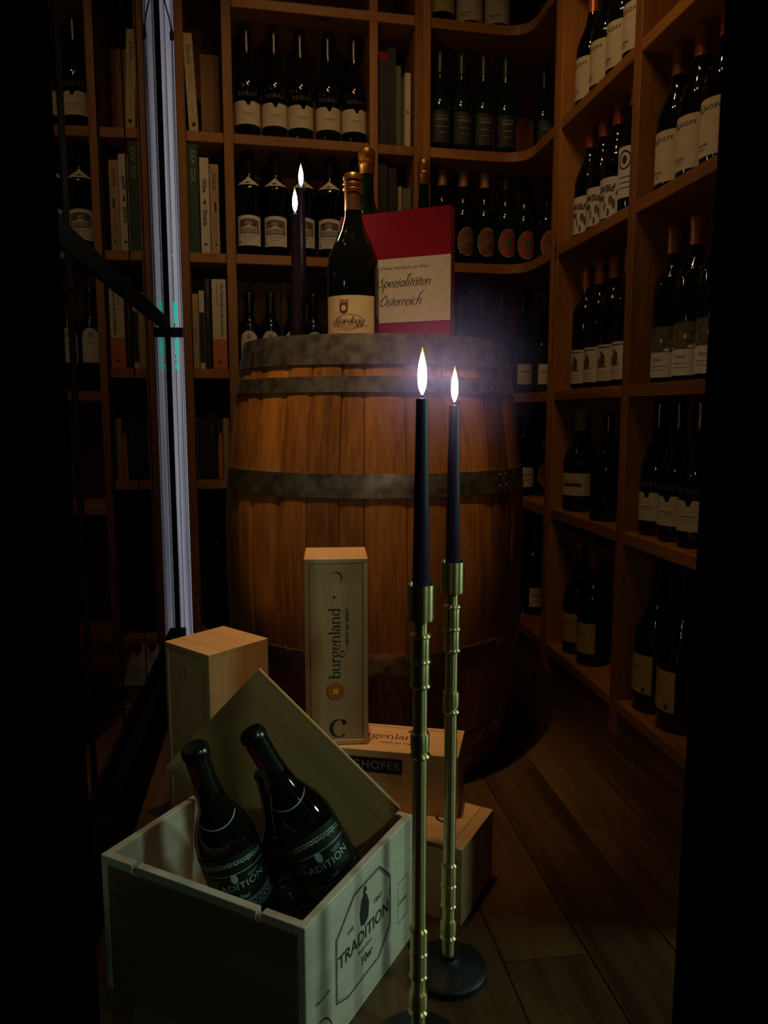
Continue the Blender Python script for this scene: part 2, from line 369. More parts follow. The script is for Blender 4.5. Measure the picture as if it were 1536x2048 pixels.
# ------------------------------------------------------------------ floor, walls, ceiling, doorway
fl = struct(link('floor', MB().box(-2.2, 2.4, -1.2, 3.2, -.06, -.012).mesh('floor', 'black')), 'dark wooden plank floor running towards the wine shelves', 'floor')
pr = Matrix.Rotation(R(90) + A_R, 4, 'Z')
W = .128
for row in range(-8, 14):
    y = -row * W                       # local -y is to the right
    x = -.35 + (row * 37 % 10) * .083 - .6
    while x < 3.0:
        x1 = x + .92
        c = pr @ Vector(((x + x1) / 2, y, 0))
        if .35 < c.y < 2.75 and -1.15 < c.x < 1.45:
            o = board('plank', x + .0008, x1 - .0008, y - W / 2 + .0008, y + W / 2 - .0008, -.012, 0, 'floor', fl, .0012)
            o.matrix_local = pr @ Matrix.Translation(((x + x1) / 2, y, -.006))
        x = x1
struct(link('ceiling', MB().box(-2.2, 2.4, -1.2, 3.2, 2.52, 2.58).mesh('ceiling', 'ceiling_paint')), 'dark ceiling above the wine cellar', 'ceiling')
struct(link('wall_back', MB().box(-1.9, 1.6, .34, .42, 0, 2.52).mesh('wall_back', 'plaster'), None, B0, (0, 0, A_B)), 'dark wall behind the back wine shelf', 'wall')
struct(link('wall_right', MB().box(-.42, 1.5, -.42, -.34, 0, 2.52).mesh('wall_right', 'plaster'), None, A0, (0, 0, R(90) + A_R)), 'dark wall behind the right wine shelf', 'wall')
struct(link('wall_left', MB().box(-1.45, -1.38, .86, 2.6, 0, 2.52).mesh('wall_left', 'plaster')), 'dark wall beyond the glass', 'wall')
# doorway through which the picture is taken
struct(link('trim_1', MB().box(.352, .46, .78, .852, 0, 2.52).mesh('trim_1', 'black_trim')), 'black door jamb on the right of the doorway', 'trim')
struct(link('trim_2', MB().box(-.455, -.347, .78, .852, 0, 2.52).mesh('trim_2', 'black_trim')), 'black door jamb on the left of the doorway', 'trim')
struct(link('wall_front', MB().box(.461, 2.2, .79, .845, 0, 2.52).box(-1.9, -.456, .79, .845, 0, 2.52).mesh('wall_front', 'black_trim')), 'black wall beside the doorway', 'wall')
# side window behind the right jamb, outside the picture
w2 = struct(thing('window_2', 'small side window at the right of the doorway', 'window', (1.8, 1.02, 0)))
for a in ((-.02, .04, -.22, -.18, .62, 1.42), (-.02, .04, .18, .22, .62, 1.42), (-.02, .04, -.22, .22, .58, .62), (-.02, .04, -.22, .22, 1.42, 1.46), (-.02, .04, -.01, .01, .62, 1.42)):
    board('window_frame', *a, 'black_metal', w2)
MB().box(.012, .018, -.18, .18, .62, 1.42).build('pane', 'pane_glass', w2)
struct(link('wall_side', MB().box(1.79, 1.86, .85, .80 - .0, 0, 2.52).box(1.79, 1.86, 1.245, 2.2, 0, 2.52).box(1.79, 1.86, .85, 1.245, 0, .575).box(1.79, 1.86, .85, 1.245, 1.465, 2.52).mesh('wall_side', 'plaster')), 'dark side wall around the small window', 'wall')

# ------------------------------------------------------------------ glass wall on the left with black bars
gw = thing('glass_partition', 'tall glass partition with black metal bars reflecting the bookshelf on the left', 'glass wall', G0, R(90) + A_G)
gx0 = -1.44
MB().box(gx0 + .01, -.006, .004, .010, .13, 2.50).build('pane', 'pane_glass', gw)
board('bottom_rail', gx0, 0, -.02, .03, 0, .13, 'bar_black', gw)
board('handrail', gx0, -.004, -.0012, .0038, 1.014, 1.054, 'bar_black', gw, .001)
for k, wd in ((-1.13, .034), (-.872, .008), (-.598, .008), (-.394, .005)):
    board('bar', k - wd / 2, k + wd / 2, .0030, .0039, .13, 2.50, 'bar_black', gw, 0)
board('end_profile', -.004, .001, -.004, .018, .13, 2.50, 'bar_black', gw, .001)
# stairwell floor behind the glass is dark; a narrow frosted window between glass and shelf
w1 = struct(thing('window_1', 'narrow frosted strip window glowing pale lilac beside the bookshelf', 'window', B0, A_B))
MB().box(-.203, -.166, .020, .028, .06, 2.50).build('pane', 'frosted', w1)
for k, (a, b) in enumerate(((-.1905, -.1890), (-.1705, -.1690))):
    board('glazing_bar', a, b, .012, .020, .06, 2.50, 'black_metal', w1, .0004)
board('window_sill', -.203, -.166, .0, .03, 0, .06, 'black_metal', w1)
board('cross_bar', -.203, -.166, .004, .0195, 1.004, 1.032, 'black_metal', w1)
tbar = thing('teal_bars', 'thin glowing teal bars on the narrow frosted window', 'light', onB(-.186, .009), A_B)
for z0, z1 in ((1.045, 1.105), (.952, 1.000), (.936, .944), (.911, .926), (1.235, 1.239)):
    MB().box(-.0045, .0045, -.003, .002, z0, z1).build('light_bar', 'teal_glow', tbar)
cab = thing('hanging_cable', 'black cable with a plug hanging in front of the narrow frosted window', 'cable', onB(-.18, 0), A_B)
MB().tube([(-.014, .0, 2.3), (-.013, -.001, 2.0), (-.009, -.002, 1.93), (.004, -.003, 1.88), (.010, -.003, 1.845)], .0022).build('cord', 'black', cab)
MB().lathe([(.001, 1.818), (.0055, 1.822), (.006, 1.838), (.0035, 1.848), (.002, 1.852)], 14, Matrix.Translation((.010, -.003, 0))).build('plug', 'black_metal', cab)
MB().tube([(.010, -.003, 1.82), (.006, -.003, 1.5), (.005, -.003, 1.2), (.006, -.003, .7), (.007, -.003, .1)], .0008, 6).build('cord', 'black', cab)
# bunched white cloth at the foot of the window
def cloth():
    n = 26; vs = []; fs = []; rr = random.Random(3)
    for i in range(n):
        for j in range(n):
            u, v = i / (n - 1) - .5, j / (n - 1) - .5
            d = max(0, 1 - 4 * (u * u + v * v)) ** .5
            h = .075 * d * (1 + .55 * math.sin(17 * u + 5 * v) * math.cos(13 * v - 4 * u)) + .004
            vs.append((u * .15, v * .11, h))
    fs = [(i * n + j, i * n + n + j, i * n + n + j + 1, i * n + j + 1) for i in range(n - 1) for j in range(n - 1)]
    return MB().add(vs, fs, True)
tag(cloth().build('white_cloth', 'white_fabric', None, (-.545, 2.205, 0), (0, 0, .3)), 'bunched white cloth on the floor at the foot of the glass partition', 'cloth')

# ------------------------------------------------------------------ shelves
TH = .028
SH = [.095, .505, .845, 1.248, 1.585]
TOP = 1.953; H_UP = 2.45; DEP = .30
sb = thing('wall_bookcase', 'orange pine wall shelving for bottles and books behind the barrel', 'shelf', B0, A_B)
def upright(parent, x0, x1, sgn=1): return board('upright', x0, x1, 0 if sgn > 0 else -DEP, DEP if sgn > 0 else 0, 0, H_UP, 'pine', parent)
for a, b in ((-.165, -.140), (-.034, -.006), (.395, .421), (.533, .557)): upright(sb, a, b)
def shelves(parent, x0, x1, zs, sgn=1, front=.001):
    for z in zs:
        y = (front, DEP) if sgn > 0 else (-DEP, -front)
        board('shelf_board', x0, x1, *y, z - TH, z, 'pine', parent)
shelves(sb, -.1395, -.0345, [.095, .580, .912, 1.248, 1.585, 2.10], front=.004)
shelves(sb, -.0055, .3945, SH)
shelves(sb, .4215, .5325, SH, front=.003)
board('shelf_board', -.0055, .5325, -.002, DEP, TOP - TH, TOP, 'pine', sb)
def backs(parent, x0, x1, n, sgn=1):
    for i in range(n):
        a = x0 + (x1 - x0) * i / n; b = x0 + (x1 - x0) * (i + 1) / n
        board('back_plank', a + .0006, b - .0006, *((DEP + .001, DEP + .013) if sgn > 0 else (-DEP - .013, -DEP - .001)), 0, H_UP, 'pine', parent, .0012)
backs(sb, -.165, .557, 7)
board('plinth', -.165, .557, .012, .03, 0, .066, 'pine', sb)
board('top_board', -.165, .557, 0, DEP, H_UP, H_UP + .028, 'pine', sb)

# corner unit: L-shaped shelves with a rounded inner corner
sc_ = thing('corner_shelf', 'pine corner shelving with rounded inner shelf edges right of the barrel', 'shelf', B0, A_B)
upright(sc_, .5575, .583)
Minv = (Matrix.Translation(B0) @ Matrix.Rotation(A_B, 4, 'Z')).inverted()
def loc(p): q = Minv @ Vector(p); return (q.x, q.y)
sR = .826                                                      # where the corner unit's right panel stands (right frame)
CX = .8923                                                     # corner on the back line
p0 = (.584, .001); pc = (CX, .001)
r_dir = Vector(loc(A0 + dR * sR)) ; cr = Vector(loc(A0 + dR * 1.0608))
fil = .085
a_ = Vector((CX - fil, .001)); b_ = cr + (r_dir - cr).normalized() * fil
arc = [a_ * (1 - t) ** 2 + cr * 2 * t * (1 - t) + b_ * t * t for t in [i / 8 for i in range(9)]]
far_r = Vector(loc(onR(sR, DEP))); inner = Vector(loc(onR(1.0608 + DEP, DEP)))
outl = [p0] + [tuple(p) for p in arc] + [tuple(r_dir), tuple(far_r), (float(far_r.x) + .04, DEP), (p0[0], DEP)]
for z in SH + [TOP]:
    MB().prism(outl, z - TH, z).build('shelf_board', 'pine_x', sc_)
for i in range(6):
    a = .558 + i * .122; board('back_plank', a + .0006, a + .1214, DEP + .001, DEP + .013, 0, H_UP, 'pine', sc_, .0012)
sr = thing('side_wine_shelf', 'tall pine wine shelf filled with bottles along the right wall', 'shelf', A0, R(90) + A_R)
pan = board('upright', sR - .026, sR, -DEP, 0, 0, H_UP, 'pine', sr)
SE = -.395                                                      # unseen near end of the right shelf, placed to block the side light
for a, b in ((.772, .799), (.306, .340), (SE - .03, SE)): upright(sr, a, b, -1)
shelves(sr, .3405, .7715, SH + [TOP], -1)
shelves(sr, SE + .0005, .3055, SH + [TOP], -1)
backs(sr, SE - .03, sR + .12, 10, -1)
board('plinth', SE - .03, sR, -.035, -.015, 0, .066, 'pine', sr)
board('plinth', sR, 1.06, -.035, -.015, 0, .066, 'pine', sr)
board('top_board', SE - .03, sR, -DEP, 0, H_UP, H_UP + .028, 'pine', sr)

# ------------------------------------------------------------------ bottles
def profile(kind, r, h, nr=.0145):
    if kind == 'bordeaux':
        k = [(.0, .004), (r * .93, 0), (r, .006), (r, h * .62), (r * .97, h * .655), (r * .82, h * .695), (r * .55, h * .73), (nr * 1.12, h * .765), (nr, h * .80), (nr, h * .965), (nr * 1.1, h * .967), (nr * 1.1, h * .992), (nr * .9, h)]
    elif kind == 'burgundy':
        k = [(.0, .004), (r * .93, 0), (r, .006), (r, h * .46), (r * .965, h * .52), (r * .84, h * .58), (r * .66, h * .64), (r * .50, h * .69), (nr * 1.15, h * .76), (nr, h * .83), (nr, h * .965), (nr * 1.12, h * .967), (nr * 1.12, h * .992), (nr * .9, h)]
    elif kind == 'flute':
        k = [(.0, .004), (r * .93, 0), (r, .006), (r, h * .42), (r * .97, h * .48), (r * .86, h * .56), (r * .70, h * .64), (r * .54, h * .72), (nr * 1.15, h * .82), (nr, h * .88), (nr, h * .965), (nr * 1.1, h * .967), (nr * 1.1, h * .992), (nr * .9, h)]
    return k
def rad_at(p, z):
    for (r0, z0), (r1, z1) in zip(p[1:], p[2:]):
        if z0 <= z <= z1 and z1 > z0: return r0 + (r1 - r0) * (z - z0) / (z1 - z0)
    return p[-1][0]
def make_bottle(name, kind, r, h, cap=None, cap_z=.79, glass='glass_dark', nr=.0145, deco=None, cap_bulge=0, foil_cut=None):
    """returns an untagged prototype: glass, capsule, label with its print"""
    t = bpy.data.objects.new(name, None); COL.objects.link(t); t.empty_display_size = .03
    p = profile(kind, r, h, nr); MB().lathe(p, 32).build('glass', glass, t)
    if cap:
        z0 = h * cap_z; q = [(rad_at(p, z0) + .0004, z0)]
        for rr, zz in p:
            if zz > z0 + .001 and zz < h * .99: q.append((rr + .0007 + cap_bulge, zz))
        q += [(nr * 1.12 + .0007 + cap_bulge, h * .99), (nr * .95 + cap_bulge, h + .0015), (0, h + .002)]
        MB().lathe(q, 28, caps=False).build('capsule', cap, t)
    if deco: deco(t, r, h, p)
    return t
def lab(t, r, x0, x1, z0, z1, mat, top=None): return wrap_rect(MB(), r + .0005, x0, x1, z0, z1, 18, top).build('label', mat, t)
def d_notch(t, r, h, p):
    def top(f): return .098 - (.012 if .46 < f < .54 else (.004 if .43 < f < .57 else 0))
    L = wrap_rect(MB(), r + .0005, -.062, .062, .034, .098, 50, top).build('label', 'cream', t)
    wrap_text(MB(), 'BEIRAM', .017, r + .0012, 0, .117, space=1.15).build('lettering', 'faint_print', t)
    m = MB(); wrap_rect(m, r + .001, -.018, .018, .064, .0655); wrap_rect(m, r + .001, -.012, .012, .058, .059); m.build('print', 'picture', L)
def d_chateau(t, r, h, p):
    L = lab(t, r, -.039, .039, .028, .112, 'ivory', lambda f: .112 + .003 * math.sin(math.pi * f))
    m = wrap_rect(MB(), r + .001, -.030, .031, .062, .105, 14, lambda f: .100 + .005 * math.sin(math.pi * f)); m.build('picture', 'picture', L)
    c = MB()
    for k in range(9): wrap_rect(c, r + .0014, -.026 + k * .006, -.0235 + k * .006, .064, .079, 1)
    wrap_rect(c, r + .0014, -.026, .026, .079, .0815); wrap_rect(c, r + .0014, -.014, .014, .0815, .087, 6, lambda f: .0815 + .007 * (1 - abs(2 * f - 1)))
    for k in range(3): wrap_rect(c, r + .0014, -.016 + k * .003, .012 - k * .002, .0895 + k * .0035, .0905 + k * .0035)
    c.build('building_print', 'ivory', L)
    wrap_text(MB(), 'Clos Blanc', .008, r + .0012, .002, .054).build('lettering', 'ink', L)
    d = MB(); wrap_rect(d, r + .001, -.014, .012, .0445, .0455); wrap_ell(d, r + .001, -.031, .038, .003, .004); d.build('print', 'picture', L)
    # white triangular collar on the shoulder
    v = []; n = 12; z0, z1 = h * .672, h * .765
    for i in range(n + 1):
        a = -1.15 + 2.3 * i / n; zt = z1 - (z1 - z0) * abs(a) / 1.15
        for zz in (z0, max(z0 + .0005, zt)):
            q = rad_at(p, zz) + .001; v.append((q * math.sin(a), -q * math.cos(a), zz))
        v.insert(len(v) - 1, None); zz = (z0 + max(z0 + .0005, zt)) / 2; q = rad_at(p, zz) + .0012; v[-2] = (q * math.sin(a), -q * math.cos(a), zz)
    f = []
    for i in range(n): f += [(3 * i, 3 * i + 3, 3 * i + 4, 3 * i + 1), (3 * i + 1, 3 * i + 4, 3 * i + 5, 3 * i + 2)]
    MB().add(v, f, True).build('collar', 'ivory', t)
def d_round(t, r, h, p):
    L = lab(t, r, -.030, .030, .085, .185, 'ivory', lambda f: .152 + .033 * math.sqrt(max(0, 1 - (2 * f - 1) ** 2)))
    m = wrap_ell(MB(), r + .001, 0, .166, .006, .008, inner=.002); wrap_ell(m, r + .001, 0, .166, .002, .003); m.build('emblem', 'dark_red_ink', L)
    wrap_text(MB(), 'Kloster', .009, r + .0012, 0, .142, shear=.2).build('lettering', 'ink', L)
def d_dark(t, r, h, p):
    L = lab(t, r, -.036, .036, .03, .125, 'dark_label')
    m = MB()
    for k, (z, w) in enumerate(((.108, .022), (.100, .018), (.096, .024), (.076, .02), (.058, .012))): wrap_rect(m, r + .001, -w, w, z, z + .0018)
    m.build('print', 'silver_print', L)
def d_oval(mat, txt, col, pcol):
    def d(t, r, h, p):
        L = wrap_ell(MB(), r + .0005, 0, .072, .034, .044).build('label', mat, t)
        wrap_ell(MB(), r + .0009, 0, .072, .034, .044, 36, .0022).build('border', 'yellow_label', L)
        wrap_text(MB(), txt, .026, r + .0012, .004, .078).build('lettering', pcol, L)
        if mat == 'red_label':
            m = wrap_ell(MB(), r + .0010, 0, .074, .013, .016); m.build('leaf_print', 'leaf_print', L)
    return d
def d_white_small(t, r, h, p):
    L = lab(t, r, -.03, .03, .03, .095, 'ivory'); m = MB(); wrap_rect(m, r + .001, -.02, .02, .07, .073); wrap_rect(m, r + .001, -.012, .012, .05, .0515); m.build('print', 'picture', L)
def d_knopf(t, r, h, p):
    L = lab(t, r, -.060, .060, .018, .122, 'cream')
    wrap_text(MB(), 'AKNOPF', .0125, r + .0012, -.008, .104, space=1.25).build('lettering', 'ink', L)
    wrap_text(MB(), 'Simone', .011, r + .0012, -.022, .040, shear=.35).build('lettering', 'ink', L)
    m = MB(); wrap_rect(m, r + .001, -.034, -.010, .031, .032); wrap_ell(m, r + .001, -.021, .106, .008, .008, inner=.0007); m.build('print', 'ink', L)
def d_wild(t, r, h, p):
    L = lab(t, r, -.052, .052, .010, .105, 'ivory')
    wrap_text(MB(), 'Wild', .024, r + .0012, 0, .078, shear=.3, bold=.0006).build('lettering', 'ink', L)
    m = MB()
    for cx, cz, a, b in ((-.030, .052, .006, .010), (-.018, .060, .008, .006), (.016, .050, .006, .011), (.024, .040, .004, .012), (.010, .022, .004, .010), (-.034, .030, .004, .010), (.034, .066, .006, .007), (-.006, .058, .005, .009), (.0, .038, .003, .012)):
        wrap_ell(m, r + .001, cx, cz, a, b)
    m.build('brush_print', 'picture', L)
def d_blue(t, r, h, p):
    L = lab(t, r, -.034, .034, .035, .165 if h > .3 else .15, 'ivory'); m = wrap_ell(MB(), r + .001, 0, .120, .018, .022, 26, .004); wrap_ell(m, r + .001, 0, .120, .007, .010)
    for k in range(3): wrap_rect(m, r + .001, -.016, .016, .080 - k * .012, .082 - k * .012)
    m.build('print', 'ink', L)
def d_figure(t, r, h, p):
    L = lab(t, r, -.030, .030, .016, .106, 'ivory')
    m = MB(); wrap_rect(m, r + .001, -.022, .022, .098, .101); wrap_ell(m, r + .001, -.004, .086, .0035, .004); wrap_ell(m, r + .001, .0, .068, .009, .016); wrap_ell(m, r + .001, -.010, .062, .006, .012); wrap_rect(m, r + .001, -.014, .012, .050, .054)
    m.build('figure_print', 'picture', L); d = MB()
    for k in range(3): wrap_rect(d, r + .001, -.010, .016, .038 - k * .007, .0390 - k * .007)
    d.build('print', 'yellow_label', L)
def d_two(t, r, h, p):
    L = lab(t, r, -.044, .044, .012, .120, 'ivory')
    wrap_rect(MB(), r + .001, -.044, .044, .066, .120, 18, lambda f: .120).build('picture', 'brown_dim', L)
    m = MB(); wrap_ell(m, r + .0014, -.018, .082, .0012, .008); wrap_ell(m, r + .0014, .010, .090, .003, .005); wrap_ell(m, r + .0014, -.03, .070, .008, .003); wrap_ell(m, r + .0014, .022, .070, .007, .003); m.build('picture_print', 'ivory', L)
    wrap_text(MB(), 'Ried', .012, r + .0012, 0, .050).build('lettering', 'picture', L); d = wrap_rect(MB(), r + .001, -.02, .02, .036, .037); wrap_rect(d, r + .001, -.016, .016, .028, .029); d.build('print', 'picture', L)
plain('brown_dim', (.11, .085, .05), .75, 0, .6, 90)
def d_asso(t, r, h, p):
    L = lab(t, r, -.068, .068, .045, .108, 'cream')
    wrap_text(MB(), 'ossobas', .017, r + .0012, -.004, .077, bold=.0008).build('lettering', 'ink', L)
    m = MB(); wrap_rect(m, r + .001, -.028, .020, .0885, .0895); wrap_ell(m, r + .001, .042, .086, .010, .016, 24, .002); wrap_ell(m, r + .001, .046, .064, .012, .012, 24, .0012); m.build('print', 'yellow_label', L)
def d_yellow(t, r, h, p):
    L = lab(t, r, -.045, .045, .035, .118, 'yellow_label'); m = MB(); wrap_rect(m, r + .001, -.02, .02, .09, .0915); wrap_ell(m, r + .001, -.028, .106, .004, .005); m.build('print', 'ink', L)
def d_yellow_big(t, r, h, p):
    L = lab(t, r, -.045, .045, .045, .135, 'yellow_label'); m = wrap_ell(MB(), r + .001, .026, .056, .005, .005); wrap_rect(m, r + .001, -.02, .015, .105, .1065); m.build('print', 'dark_red_ink', L)

PROTO = {
 'notch': make_bottle('wine_bottle', 'burgundy', .0375, .304, 'black_cap', .80, deco=d_notch),
 'chateau': make_bottle('wine_bottle', 'bordeaux', .0385, .302, 'black_cap', .80, deco=d_chateau),
 'round': make_bottle('wine_bottle', 'bordeaux', .0305, .300, 'black_cap', .80, deco=d_round),
 'dark': make_bottle('wine_bottle', 'burgundy', .0340, .305, 'green_cap', .80, 'glass_green', deco=d_dark),
 'oval': make_bottle('wine_bottle', 'burgundy', .0342, .290, 'tan_cap', .84, deco=d_oval('brown_label', 'IX', 'gold', 'silver_print')),
 'oval_red': make_bottle('wine_bottle', 'burgundy', .0338, .285, 'green_cap', .84, 'glass_green', deco=d_oval('red_label', 'N', 'green', 'ink')),
 'slim': make_bottle('wine_bottle', 'flute', .0325, .318, 'green_cap', .82, 'glass_green', nr=.013, deco=d_white_small),
 'redcap': make_bottle('wine_bottle', 'bordeaux', .0330, .300, 'red_orange_cap', .80, deco=d_white_small),
 'knopf': make_bottle('wine_bottle', 'burgundy', .0420, .298, 'copper_cap', .80, deco=d_knopf),
 'wild': make_bottle('wine_bottle', 'burgundy', .0405, .292, 'red_orange_cap', .80, deco=d_wild),
 'blue': make_bottle('wine_bottle', 'flute', .0365, .300, 'copper_cap', .82, deco=d_blue),
 'figure': make_bottle('wine_bottle', 'bordeaux', .0375, .326, 'copper_cap', .83, deco=d_figure),
 'two': make_bottle('wine_bottle', 'bordeaux', .0385, .332, 'copper_cap', .83, deco=d_two),
 'asso': make_bottle('wine_bottle', 'burgundy', .0465, .282, 'white_cap', .80, nr=.0155, deco=d_asso),
 'plain': make_bottle('wine_bottle', 'burgundy', .0430, .275, 'black_cap', .80),
 'yellow': make_bottle('wine_bottle', 'burgundy', .0420, .320, 'copper_cap', .82, deco=d_yellow),
 'magnum': make_bottle('wine_bottle', 'burgundy', .0520, .350, 'black_cap', .84, nr=.016, deco=d_yellow_big),
}
_used = set()
def put(kind, loc, rz, label, group):
    if kind in _used: o = copy_tree(PROTO[kind])
    else: o = PROTO[kind]; _used.add(kind)
    o.location = loc; o.rotation_euler = (0, 0, rz); return tag(o, label, 'bottle', group)
ORD = ['leftmost', 'second from left', 'third from left', 'fourth from left', 'fifth from left', 'sixth from left']
def rowB(items, z, e, desc, place, group, faces=0.0):
    for i, it in enumerate(items):
        kind, s = it[0], it[1]; ee = it[2] if len(it) > 2 else e
        put(kind, onB(s, ee, z), A_B + R(faces) + rnd.uniform(-.12, .12), f'{desc[kind] if isinstance(desc, dict) else desc}, {ORD[i]} on {place}', group)
def rowR(items, z, e, desc, place, group, face=-66):
    for i, it in enumerate(items):
        kind, s = it[0], it[1]; ee = it[2] if len(it) > 2 else e; fc = it[3] if len(it) > 3 else face
        put(kind, onR(s, ee, z), R(fc) + rnd.uniform(-.10, .10), f'{desc[kind] if isinstance(desc, dict) else desc}, {ORD[i]} on {place}', group)
rowB([('notch', .037), ('notch', .117), ('notch', .194), ('notch', .277), ('notch', .356)], 1.586, .055, 'dark bottle with low cream label', 'the shelf above the candle flames', 'cream label bottles above the candles', 4)
rowB([('chateau', .037), ('chateau', .117), ('chateau', .199), ('chateau', .280), ('chateau', .360)], 1.249, .055, 'bottle with building label, white neck triangle', 'shelf behind the candle flames', 'white label bottles behind the candles', -4)
rowB([('round', .030), ('round', .095), ('round', .162), ('round', .227), ('round', .294), ('round', .360)], .846, .07, 'bottle with round-topped white label', 'shelf just above the barrel rim', 'round label bottles behind the barrel')
rowB([('dark', .632), ('dark', .702), ('dark', .774), ('dark', .848), ('dark', .985, .09)], 1.586, .075, 'dark bottle with blackish label', 'the upper corner shelf', 'dark bottles on the corner shelf')
rowB([('oval', .640), ('oval', .710), ('oval', .781), ('oval_red', .852), ('oval_red', .924, .085), ('oval_red', .992, .06)], 1.249, .068, {'oval': 'bottle with brown oval label', 'oval_red': 'bottle with red oval label'}, 'corner shelf beside the red book', 'oval label bottles on the corner shelf', 6)
rowB([('slim', .710), ('slim', .782), ('slim', .850), ('slim', .925), ('slim', .990, .05)], .846, .075, 'slim bottle with small white label', 'corner shelf right of barrel rim', 'slim bottles in the corner')
rowB([('redcap', .870), ('redcap', .938), ('oval_red', 1.005, .05)], .506, .07, {'redcap': 'bottle with red capsule', 'oval_red': 'bottle with red oval label'}, 'lower corner shelf beside the barrel', 'bottles low in the corner')
rowB([('redcap', .90), ('redcap', .975, .05)], .096, .07, 'bottle with small pale label', 'bottom corner shelf beside the barrel', 'bottles at the bottom of the corner')
# half seen row on the topmost shelf
rowB([('yellow', .632), ('knopf', .722), ('knopf', .812)], 1.954, .07, {'yellow': 'bottle with yellow label', 'knopf': 'bottle with cream label'}, 'topmost corner shelf at picture edge', 'bottles on the topmost shelf')
rowR([('knopf', .700), ('knopf', .606), ('knopf', .510), ('knopf', .420)], 1.586, .055, 'bottle with cream label', 'top visible shelf of right wall middle bay', 'cream label bottles, middle bay', -58)
rowR([('wild', .688), ('wild', .604), ('wild', .520), ('blue', .430)], 1.249, .055, {'wild': 'bottle with brush-drawn label', 'blue': 'bottle with round emblem label'}, 'second shelf of right wall middle bay', 'orange capsule bottles, middle bay', -60)
rowR([('figure', .682), ('figure', .596), ('figure', .512), ('figure', .428)], .846, .055, 'bottle with figure drawing label', 'third shelf of right wall middle bay', 'figure label bottles, middle bay', -62)
rowR([('asso', .712, .062, -34), ('asso', .640, .165), ('plain', .510, .052)], .506, .07, {'asso': 'bottle with white capsule', 'plain': 'unlabelled dark bottle'}, 'fourth shelf of right wall middle bay', 'white capsule bottles, middle bay', -50)
rowR([('yellow', .690), ('yellow', .585)], .096, .06, 'bottle with plain yellow label', 'bottom shelf of right wall middle bay', 'yellow label bottles, middle bay', -60)
rowR([('knopf', .248), ('knopf', .160), ('knopf', .072), ('knopf', -.02)], 1.249, .06, 'big bottle with cream label', 'second shelf of right wall nearest bay', 'cream label bottles, nearest bay', -58)
rowR([('two', .236), ('two', .145), ('two', .058), ('two', -.03)], .846, .06, 'bottle with brown-cream label', 'third shelf of right wall nearest bay', 'two-tone label bottles, nearest bay', -60)
rowR([('notch', .265), ('notch', .180), ('notch', .097), ('notch', .01)], .506, .06, 'bottle with notched cream label', 'fourth shelf of right wall nearest bay', 'notched label bottles, nearest bay', -56)
rowR([('magnum', .250), ('magnum', .138)], .096, .07, 'magnum bottle with yellowish label', 'bottom shelf of right wall nearest bay', 'magnums at the bottom of the nearest bay', -80)
# dark row low behind the barrel in the left bay
rowB([('plain', -.087)], .096, .10, 'dark unlabelled bottle', 'bottom shelf of the narrow book bay', 'bottle in the book bay')

# ------------------------------------------------------------------ books
def book(name, label, s, z, t, h, d, cover, spine=None, e=.02, lean=0.0, extra=None, group=None):
    o = thing(name, label, 'book', onB(s, e, z), A_B, group)
    o.rotation_euler = (0, lean, A_B)
    m = MB().box(-t / 2, t / 2, 0, .003, 0, h).box(-t / 2, -t / 2 + .0025, .003, d, 0, h).box(t / 2 - .0025, t / 2, .003, d, 0, h)
    m.build('cover', cover, o)
    MB().box(-t / 2 + .0026, t / 2 - .0026, .0031, d - .004, .003, h - .003).build('pages', 'pages', o)
    if spine:
        mb = MB()
        for body, size, zz, kw in spine['text']:
            lettering(mb, body, size, frame((spine.get('x', 0), -.0006, zz), (0, 0, -1), (1, 0, 0)), **kw)
        if mb.v: mb.build('spine_lettering', spine['ink'], o)
    if extra: extra(o, t, h)
    return o
G1 = 'books in the narrow left bay'
def ex_giov(o, t, h):
    m = MB().add([(.006 * math.cos(a) + .001, -.0007, .022 + .006 * math.sin(a)) for a in [k * math.pi / 8 for k in range(16)]], [tuple(range(16))]); m.build('emblem', 'ink', o)
    MB().box(-.004, -.003, -.0007, 0, .11, .165).box(.003, .004, -.0007, 0, .115, .17).box(0, .001, -.0007, 0, .05, .09).build('spine_print', 'picture', o)
book('book', 'pale yellowish book leaning in the top of the narrow left bay', -.1175, 1.586, .026, .268, .17, 'book_pale', {'ink': 'ink', 'text': [('Yiovio', .020, .232 - .02, {})]}, .02, R(-2.5), ex_giov, G1)
board_panel = thing('wooden_box', 'plain wooden box lid standing behind the leaning pale book', 'box', onB(-.068, .13, 1.586), A_B)
board('lid', -.030, .030, 0, .012, .001, .262, 'pine', board_panel)
board('frame', -.031, .031, .012, .04, .001, .25, 'pine', board_panel)
book('book', 'tall dark green book beside the white wine book', -.124, 1.249, .030, .308, .19, 'book_green', {'ink': 'silver_print', 'text': [('AXA', .020, .268, {}), ('ZOB', .018, .218, {})]}, .012, 0, None, G1)
def ex_ws(o, t, h):
    MB().add([(.0045, -.0007, .138), (-.0045, -.0007, .138), (0, -.0007, .158)], [(0, 1, 2)]).box(-.005, .005, -.0007, 0, .022, .028).build('spine_print', 'ink', o)
book('book', 'white book with bold black title and small triangle on its spine', -.0925, 1.249, .026, .268, .18, 'book_white', {'ink': 'ink', 'text': [('Wine', .017, .190, {'bold': .0004}), ('Simple', .017, .100, {'bold': .0004})]}, .016, 0, ex_ws, G1)
def ex_al(o, t, h):
    MB().box(-.004, -.003, -.0007, 0, .05, .11).box(.002, .003, -.0007, 0, .05, .11).box(-.001, .005, -.0007, 0, .118, .146).box(0, .005, -.0007, 0, .022, .030).build('spine_print', 'ink', o)
